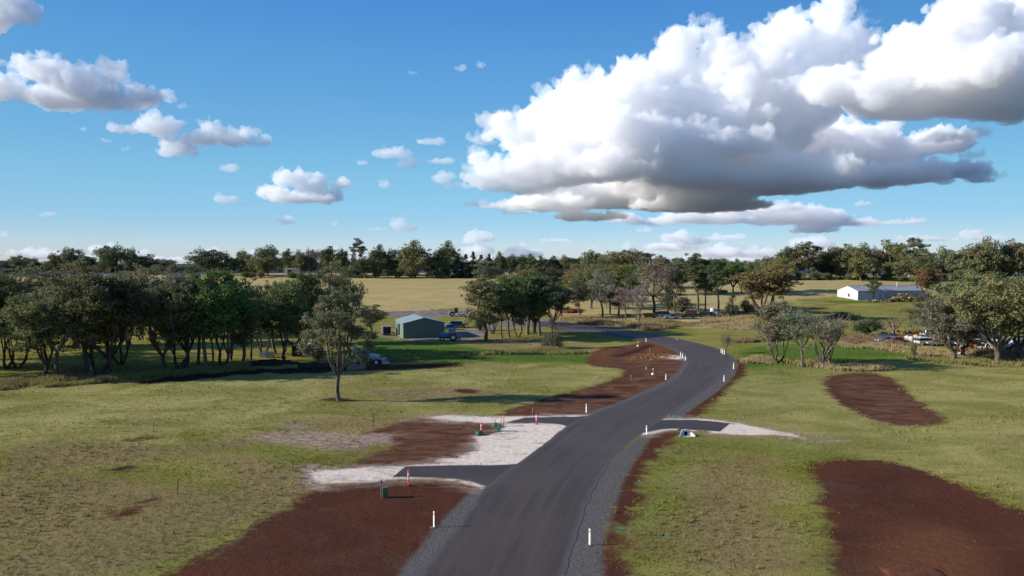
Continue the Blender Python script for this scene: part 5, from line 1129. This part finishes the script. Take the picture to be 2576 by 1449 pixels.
def junk(px,py,n,spread,mats,label,seed,name='scrap_pile'):
    rd=random.Random(seed); t=empty(name,G(px,py),0,label,'scrap pile'); 
    for i,m in enumerate(mats):
        mb=MB()
        for k in range(n):
            c=(rd.gauss(0,spread),rd.gauss(0,1.0),rd.uniform(.1,1.0)*max(.3,1-abs(k-n/2)/n)); rot=rotm(rd.uniform(-1,1),rd.uniform(-.8,.8),rd.uniform(0,3))
            q=rd.random()
            if q<.5: mb.box(c,(rd.uniform(.5,1.5),rd.uniform(.3,1.0),rd.uniform(.04,.35)),rot=rot,top=(rd.uniform(.5,1),rd.uniform(.5,1)))
            elif q<.75: a=Vector(c); b=a+rot@Vector((rd.uniform(.6,1.8),0,0)); mb.tube([a,(a+b)/2+Vector((0,0,.1)),b],rd.uniform(.03,.09),6)
            else: mb.cyl(c,rd.uniform(.2,.4),rd.uniform(.2,.6),rd.choice('XYZ'),10)
        o_=mb.build(['metal_sheets','scrap_panels','scrap_tubes','scrap_drums'][i%4],MAT[m],t,bevel=.01)
junk(2213,846,9,2.0,('whitep','silver','machine'),'heap of white and grey scrap metal beside the round dark bush',1)
junk(2286,840,8,1.5,('orangep','bluep2','machine','rust'),'heap of orange and dark machinery parts above the tanks',2)
junk(2206,760,7,1.8,('machine','rust','silver'),'dark scrap heap in front of the single tree at the long shed',3)
junk(2226,759,5,.9,('machine','rust'),'small dark scrap heap right of the single tree at the long shed',4)
junk(2410,866,9,2.6,('whitep','silver','bluep2'),'white and blue scrap under the leaning dark trunks',11)
junk(2450,892,7,2.2,('whitep','redp','silver'),'red and white scrap in front of the white car row',12)
junk(2540,862,8,2.4,('whitep','machine','silver'),'pale scrap heap behind the tilted tipper tray',13)
junk(2380,852,7,2.0,('whitep','pinktank','machine'),'white and pinkish scrap behind the front car row',14)
junk(2562,838,6,1.2,('orangep','machine'),'orange machine parts at the back right of the junk yard',5)
junk(2470,862,9,2.6,('whitep','silver','rust'),'mixed pale scrap between the car rows of the junk yard',6)
junk(2350,862,8,2.0,('whitep','redp','machine'),'red and white scrap right of the tanks',7)
junk(1596,796,5,1.6,('machine','silver'),'low grey scrap stack left of the row of wrecks',8)
junk(1825,797,6,1.4,('machine','rust'),'dark scrap by the small pointed tree',9)
for px,py,m,lab in [(2286,860,'whitep','white plastic tank at the left of the tank group'),(2296,862,'whitep','white plastic tank in the middle of the tank group'),(2308,858,'pinktank','pinkish tank tallest of the tank group'),(2318,862,'whitep','white plastic tank at the right of the tank group')]: tank(px,py,.55,1.2,m,lab)
# yellow machines at the long shed
t=tractor('yellow_loader',G(2262,759),R(180),'yellow','yellow backhoe loader parked along the long white shed',cat='loader',s=1.15,roofm='yellow')
for y in (-.6,.6): MB().tube([(.2,y,1.5),(1.8,y,1.3),(2.6,y,.6)],.11,6).build('loader_arm',MAT['yellow'],t)
MB().prism([(2.5,.2),(3.4,.15),(2.7,.95)],-1.1,1.1).build('front_bucket',MAT['machine'],t)
MB().tube([(-1.5,0,1.0),(-2.6,0,2.6),(-3.6,0,2.4),(-3.9,0,1.0)],[.16,.15,.12,.1],8).build('boom',MAT['yellow'],t)
t=empty('yellow_grader',G(2304,757),R(3),'yellow grader with a long frame at the right end of the long white shed','grader')
MB().box((0,0,1.2),(5.2,.9,.6),top=(.95,.8)).build('frame',MAT['yellow'],t,bevel=.05); MB().box((1.6,0,1.9),(1.8,1.3,.9)).build('engine_hood',MAT['yellow'],t,bevel=.06); MB().box((.2,0,2.2),(1.2,1.3,1.4),top=(.9,.9)).build('cab_glass',MAT['glass'],t,bevel=.03); MB().box((-.9,0,.6),(.3,2.8,.5),rot=rotm(0,0,R(25))).build('blade',MAT['machine'],t)
for x in (-2.3,1.2,2.4):
    for s_ in (-1,1): wheel(t,(x,s_*.9,.55),.55,.35,rim='yellow')

# ------------------------------------------------------------------ clouds: closed bodies of scattering vapour, kilometres away
def ico(n):
    bm=bmesh.new(); bmesh.ops.create_icosphere(bm,subdivisions=n,radius=1.0)
    v=np.array([x.co[:] for x in bm.verts]); f=np.array([[q.index for q in p.verts] for p in bm.faces]); bm.free(); return v,f
ICO=ico(2)
CM={}
def cloud_mat(dens_,colr=(.925,.962,1)):  # blue scatter tint colours in the blue of the clouds' shaded parts
    k=(round(dens_,5),colr)
    if k in CM: return CM[k]
    a=N('cloud_vapour'); v=a.n('VolumeScatter'); a.set(v,'Color',(*colr,1)); a.set(v,'Density',dens_); a.set(v,'Anisotropy',0.0)
    a.t.links.new(v.outputs[0],a.out.inputs['Volume']); CM[k]=a.m; return a.m
def cloud(blobs,dist,seed,free=36,vox_px=1.15,kids=(10,7),amp=1.0,dj=.5,flatb=True,colr=(.925,.962,1),ns=60,noise_amp=None):
    rg=np.random.default_rng(seed); k=dist/F; sph=[]
    for (px,py,rx,ry) in blobs:
        c=np.array([(px-CX)*k,dist+rg.uniform(-dj,dj)*rx*k,CAMH-(py-HOR)*k]); r=np.array([rx*k,(rx+ry)/2*k,ry*k]); sph.append((c,r*.86))
        for _ in range(kids[0]):
            u=rg.normal(size=3); u/=np.linalg.norm(u)
            if u[2]<-.3: continue
            r2=np.mean(r[[0,2]])*rg.uniform(.25,.5)*np.array([1.05,1,.8]); r2=np.minimum(r2,r*.75); c2=c+u*r*.8; sph.append((c2,r2))
            for _ in range(2):
                w=rg.normal(size=3); w[2]=abs(w[2])*.8; w/=np.linalg.norm(w); sph.append((c2+w*r2*rg.uniform(1.05,1.5),r2*rg.uniform(.10,.2)*np.array([1.5,1,.9])))
            for _ in range(kids[1]):
                w=rg.normal(size=3); w/=np.linalg.norm(w)
                if w[2]<-.3: continue
                sph.append((c2+w*r2*.85,r2*rg.uniform(.28,.5)))
    V,Fc=ICO; nv=len(V)
    verts=np.concatenate([V*r+c for c,r in sph]); faces=np.concatenate([Fc+i*nv for i in range(len(sph))])
    me=fastmesh('cloud',verts,faces,None); o=bpy.data.objects.new('cloud',me); col.objects.link(o)
    m=o.modifiers.new('r','REMESH'); m.mode='VOXEL'; m.voxel_size=vox_px*k*2.5
    dg=bpy.context.evaluated_depsgraph_get(); me2=bpy.data.meshes.new_from_object(o.evaluated_get(dg)); o.modifiers.clear(); o.data=me2; me2.name='cloud'
    n=len(me2.vertices); co=np.empty(n*3,np.float32); me2.vertices.foreach_get('co',co); co=co.reshape(-1,3).astype(float)
    no=np.empty(n*3,np.float32); me2.vertices.foreach_get('normal',no); no=no.reshape(-1,3)
    q=co/(ns*k)+seed*7.3; 
    fr=np.array([noise.turbulence(Vector(p),5,True,noise_basis='PERLIN_ORIGINAL',amplitude_scale=.6,frequency_scale=2.1) for p in q]); fr=(fr-fr.mean())/max(fr.std(),1e-6)*.33
    f2=np.array([noise.fractal(Vector(p*2.9),.25,2.2,5) for p in q])
    na=(noise_amp or 22)*.72
    base=co.copy()
    d=(fr+.78*f2)*na*k*amp; d=np.where(no[:,2]<-.4,d*.5,d)
    co=base+no*d[:,None]; co[:,2]+=fr*na*.2*k*amp
    me2.vertices.foreach_set('co',co.astype(np.float32).ravel()); me2.update()
    m=o.modifiers.new('r','REMESH'); m.mode='VOXEL'; m.voxel_size=vox_px*k*1.9      # heals the folds that the break-up makes
    dg=bpy.context.evaluated_depsgraph_get(); m4=bpy.data.meshes.new_from_object(o.evaluated_get(dg)); o.modifiers.clear(); o.data=m4; bpy.data.meshes.remove(me2); me2=m4; me2.name='cloud'
    me2.materials.clear(); me2.materials.append(cloud_mat(1/(free*k),colr))
    tag(o,kind='structure')
    return o
# great cumulus bank, right of centre
cloud([(1200,450,35,22),(1235,425,50,35),(1260,440,60,40),(1320,345,70,60),(1270,330,38,30),(1225,345,26,18),(1415,290,90,80),(1445,205,34,42),(1430,240,50,40),(1560,265,110,85),(1500,215,50,30),(1640,195,80,65),(1700,150,60,60),(1725,100,38,42),(1790,90,26,24),(1850,180,130,95),(1940,120,60,60),(1990,100,70,70),(2082,42,38,52),(2060,110,70,60),(2130,150,70,70),(2165,60,16,18),(2195,110,14,16),(2180,150,26,24),(1400,420,130,70),(1600,370,170,80),(1850,300,190,80),(1330,470,85,28),(2030,270,100,80),(1250,470,60,16),(1500,350,150,75),(1750,290,170,100),(1930,230,120,100),(1500,430,160,45),(1760,370,150,50),(2050,190,70,70)],5200,3,free=30)
# thin torn fringe round the bank
cloud([(1205,385,26,10),(1190,350,22,9),(1180,430,22,8),(1290,300,24,16),(1365,240,22,16),(1400,215,16,14),(1480,180,18,9),(1560,170,26,10),(1610,150,18,10),(1660,115,18,12),(1760,60,24,10),(1800,75,18,12),(1880,95,26,9),(1930,60,16,12),(2030,40,16,12),(2110,40,14,12),(2150,48,14,12),(2190,60,12,9),(2200,95,10,10),(2190,135,18,12),(2215,165,14,10),(1180,470,30,8),(1200,515,40,6),(1300,535,50,6),(2450,390,40,8),(2500,445,34,5),(2430,345,50,8),(2380,350,60,10)],5100,4,free=60,amp=1.0,ns=26,noise_amp=20,kids=(12,8),vox_px=.95)
# its base and trailing shelf, denser, with blue shade put into the scatter colour
cloud([(1650,405,260,60),(1950,350,210,62),(2130,345,140,40),(1450,450,190,45),(1700,420,280,46),(1850,375,200,40),(1560,490,240,36),(1400,515,130,22),(1950,400,230,40),(2180,385,170,38),(2340,370,100,28),(2400,430,110,20),(2480,450,50,9),(1850,470,300,40),(2200,450,170,28),(1750,520,220,20),(1480,545,110,10)],5900,5,free=21,colr=(.80,.89,1),amp=1.0,noise_amp=16)
cloud([(2020,550,140,18),(1800,550,150,16),(2150,560,110,9),(2250,561,60,4),(2050,560,60,22),(1950,530,150,12),(1580,552,90,8),(2060,578,70,10),(1290,520,90,9),(1650,560,80,7)],9000,6,free=32,amp=.6)
# second bank at the right edge
cloud([(2110,215,70,60),(2060,225,40,45),(2200,235,95,65),(2300,165,100,100),(2420,95,110,90),(2540,60,110,90),(2400,215,190,75),(2600,200,170,90),(2300,255,190,45),(2520,270,180,38),(2700,120,130,110),(2400,30,50,45)],4700,9,free=27,colr=(.87,.93,1))
# scattered cumulus on the left
cloud([(20,25,60,38),(85,45,42,32),(30,60,60,22),(-40,40,70,50)],4600,11,free=28)
cloud([(35,232,60,34),(85,180,30,28),(150,190,62,42),(120,235,110,32),(225,220,75,45),(300,195,42,36),(340,235,58,30),(230,252,160,16),(145,268,40,14),(400,258,30,10),(-30,235,50,30)],5000,12,free=32)
cloud([(325,326,42,10),(420,325,52,32),(450,368,52,22),(540,330,32,28),(590,350,55,24),(510,352,80,16),(640,360,30,10),(450,388,45,10)],5600,13,free=32,amp=.8)
cloud([(680,485,46,24),(725,452,40,28),(785,468,48,26),(820,492,48,20),(760,502,88,15),(862,467,25,6)],6200,14,free=28,amp=.7)
small=[(585,426,28,12),(575,504,30,12),(610,512,20,7),(720,556,32,11),(1005,566,26,20),(1030,575,26,11),(128,541,22,6),(10,592,18,8),(1160,177,16,9),(1210,170,10,11),(1085,360,42,8),(985,392,55,13),(1030,415,30,11),(1112,410,42,7),(916,413,18,7),(970,465,20,12),(1115,452,30,17),(1145,468,22,8),
(215,327,11,6),(276,357,12,6),(322,377,10,7),(652,332,12,8),(845,563,12,6),(0,160,30,12),(440,256,22,11),(460,270,16,7),(950,578,24,4),(1040,188,14,4),(150,278,28,9),(1190,398,12,5),(1215,360,30,10),(1230,310,40,22)]
for i in range(0,len(small),8): cloud(small[i:i+8],6800+i*40,20+i,free=44,amp=.45,kids=(12,8),vox_px=1.1,ns=30,noise_amp=16)
hz=[(1210,598,44,14),(1185,606,30,8),(1205,632,48,18),(1300,636,44,18),(1330,640,50,14),(1400,606,38,6),(1430,611,22,5),(1700,600,48,16),(1740,608,40,12),(1690,622,80,12),(1830,598,48,8),(1850,632,58,18),(1800,640,60,14),(1900,640,50,14),(2050,612,66,14),(2000,640,90,10),(2440,590,34,13),(2460,600,50,6),(60,636,60,10),(130,642,50,8),(270,632,45,14),(360,638,26,10),(-20,640,50,10),(180,648,90,7),(430,655,90,6),(540,634,28,11),(570,640,16,8),(640,638,28,10),(1575,624,16,14),(1630,640,40,8),(1490,632,16,10),(2350,603,60,5),(2160,545-30,30,5),(2290,600,30,8),(820,640,60,8),(1540,640,26,8),(2150,640,80,8),(2480,640,90,10),(845,625,12,6),(1110,596,0.1,.1),(900,645,60,8),(1000,645,70,8),(1620,582,22,7),(1230,655,120,5),(1750,655,200,5)]
hz=[h for h in hz if h[2]>1]
for i in range(0,len(hz),10): cloud(hz[i:i+10],11000+i*60,40+i,free=36,amp=.45,kids=(12,7),vox_px=1.0,ns=30,noise_amp=14)

# ------------------------------------------------------------------ camera, sun, sky
cam=bpy.data.cameras.new('camera'); co_=bpy.data.objects.new('camera',cam); col.objects.link(co_); sc.camera=co_
cam.sensor_width=36; cam.lens=36*F/2576; cam.clip_end=60000; cam.clip_start=.5
co_.location=(0,0,CAMH); co_.rotation_euler=(R(90)-math.atan((724.5-HOR)/F),0,0)
EL=R(22); sdir=Vector((-math.cos(EL)*math.cos(R(5)),-math.cos(EL)*math.sin(R(5)),math.sin(EL)))
L=bpy.data.lights.new('sun','SUN'); L.energy=5.0; L.angle=R(.5); L.color=(1,.925,.82); lo=bpy.data.objects.new('sun',L); col.objects.link(lo); lo.rotation_euler=sdir.to_track_quat('Z','Y').to_euler()
w=bpy.data.worlds.new('World'); sc.world=w; w.use_nodes=True; nt=w.node_tree
sky=nt.nodes.new('ShaderNodeTexSky'); sky.sky_type='NISHITA'; sky.sun_disc=False; sky.sun_elevation=EL; sky.sun_rotation=math.atan2(sdir.x,sdir.y)
sky.air_density=1.0; sky.dust_density=0.0; sky.ozone_density=3.0; sky.altitude=300
bg=nt.nodes['Background']; bg.inputs[1].default_value=.12
tc=nt.nodes.new('ShaderNodeTexCoord'); sp=nt.nodes.new('ShaderNodeSeparateXYZ'); nt.links.new(tc.outputs['Generated'],sp.inputs[0])
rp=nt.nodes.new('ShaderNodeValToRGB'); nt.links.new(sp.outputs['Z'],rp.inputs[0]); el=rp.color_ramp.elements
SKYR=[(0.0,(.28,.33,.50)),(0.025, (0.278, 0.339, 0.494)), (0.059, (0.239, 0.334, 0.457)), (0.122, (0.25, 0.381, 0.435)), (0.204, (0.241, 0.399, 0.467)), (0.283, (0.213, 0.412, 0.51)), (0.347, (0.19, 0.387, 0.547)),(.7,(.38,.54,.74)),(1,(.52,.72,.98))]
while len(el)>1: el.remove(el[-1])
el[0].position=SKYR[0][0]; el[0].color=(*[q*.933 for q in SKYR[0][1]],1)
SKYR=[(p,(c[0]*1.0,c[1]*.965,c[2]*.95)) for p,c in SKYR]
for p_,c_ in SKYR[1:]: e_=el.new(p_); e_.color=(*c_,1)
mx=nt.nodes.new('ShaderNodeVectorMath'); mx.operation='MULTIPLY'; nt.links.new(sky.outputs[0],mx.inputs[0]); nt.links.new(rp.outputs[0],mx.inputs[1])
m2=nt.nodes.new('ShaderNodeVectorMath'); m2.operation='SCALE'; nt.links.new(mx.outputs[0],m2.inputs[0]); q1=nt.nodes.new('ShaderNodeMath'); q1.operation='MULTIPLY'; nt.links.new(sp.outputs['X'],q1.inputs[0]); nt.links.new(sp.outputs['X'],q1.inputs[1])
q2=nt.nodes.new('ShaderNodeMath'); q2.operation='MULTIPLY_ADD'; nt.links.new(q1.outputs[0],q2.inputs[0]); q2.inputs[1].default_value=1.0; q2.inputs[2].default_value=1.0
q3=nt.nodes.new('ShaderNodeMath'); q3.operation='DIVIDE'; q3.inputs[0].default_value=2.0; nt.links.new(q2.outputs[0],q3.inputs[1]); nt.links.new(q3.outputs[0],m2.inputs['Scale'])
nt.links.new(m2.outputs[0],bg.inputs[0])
sc.view_settings.view_transform='Standard'; sc.view_settings.look='None'; sc.view_settings.exposure=.65; sc.view_settings.gamma=1; sc.view_settings.use_curve_mapping=False
sc.cycles.max_bounces=34; sc.cycles.volume_bounces=32; sc.cycles.diffuse_bounces=3; sc.cycles.transmission_bounces=6; sc.cycles.transparent_max_bounces=8; sc.cycles.use_denoising=True
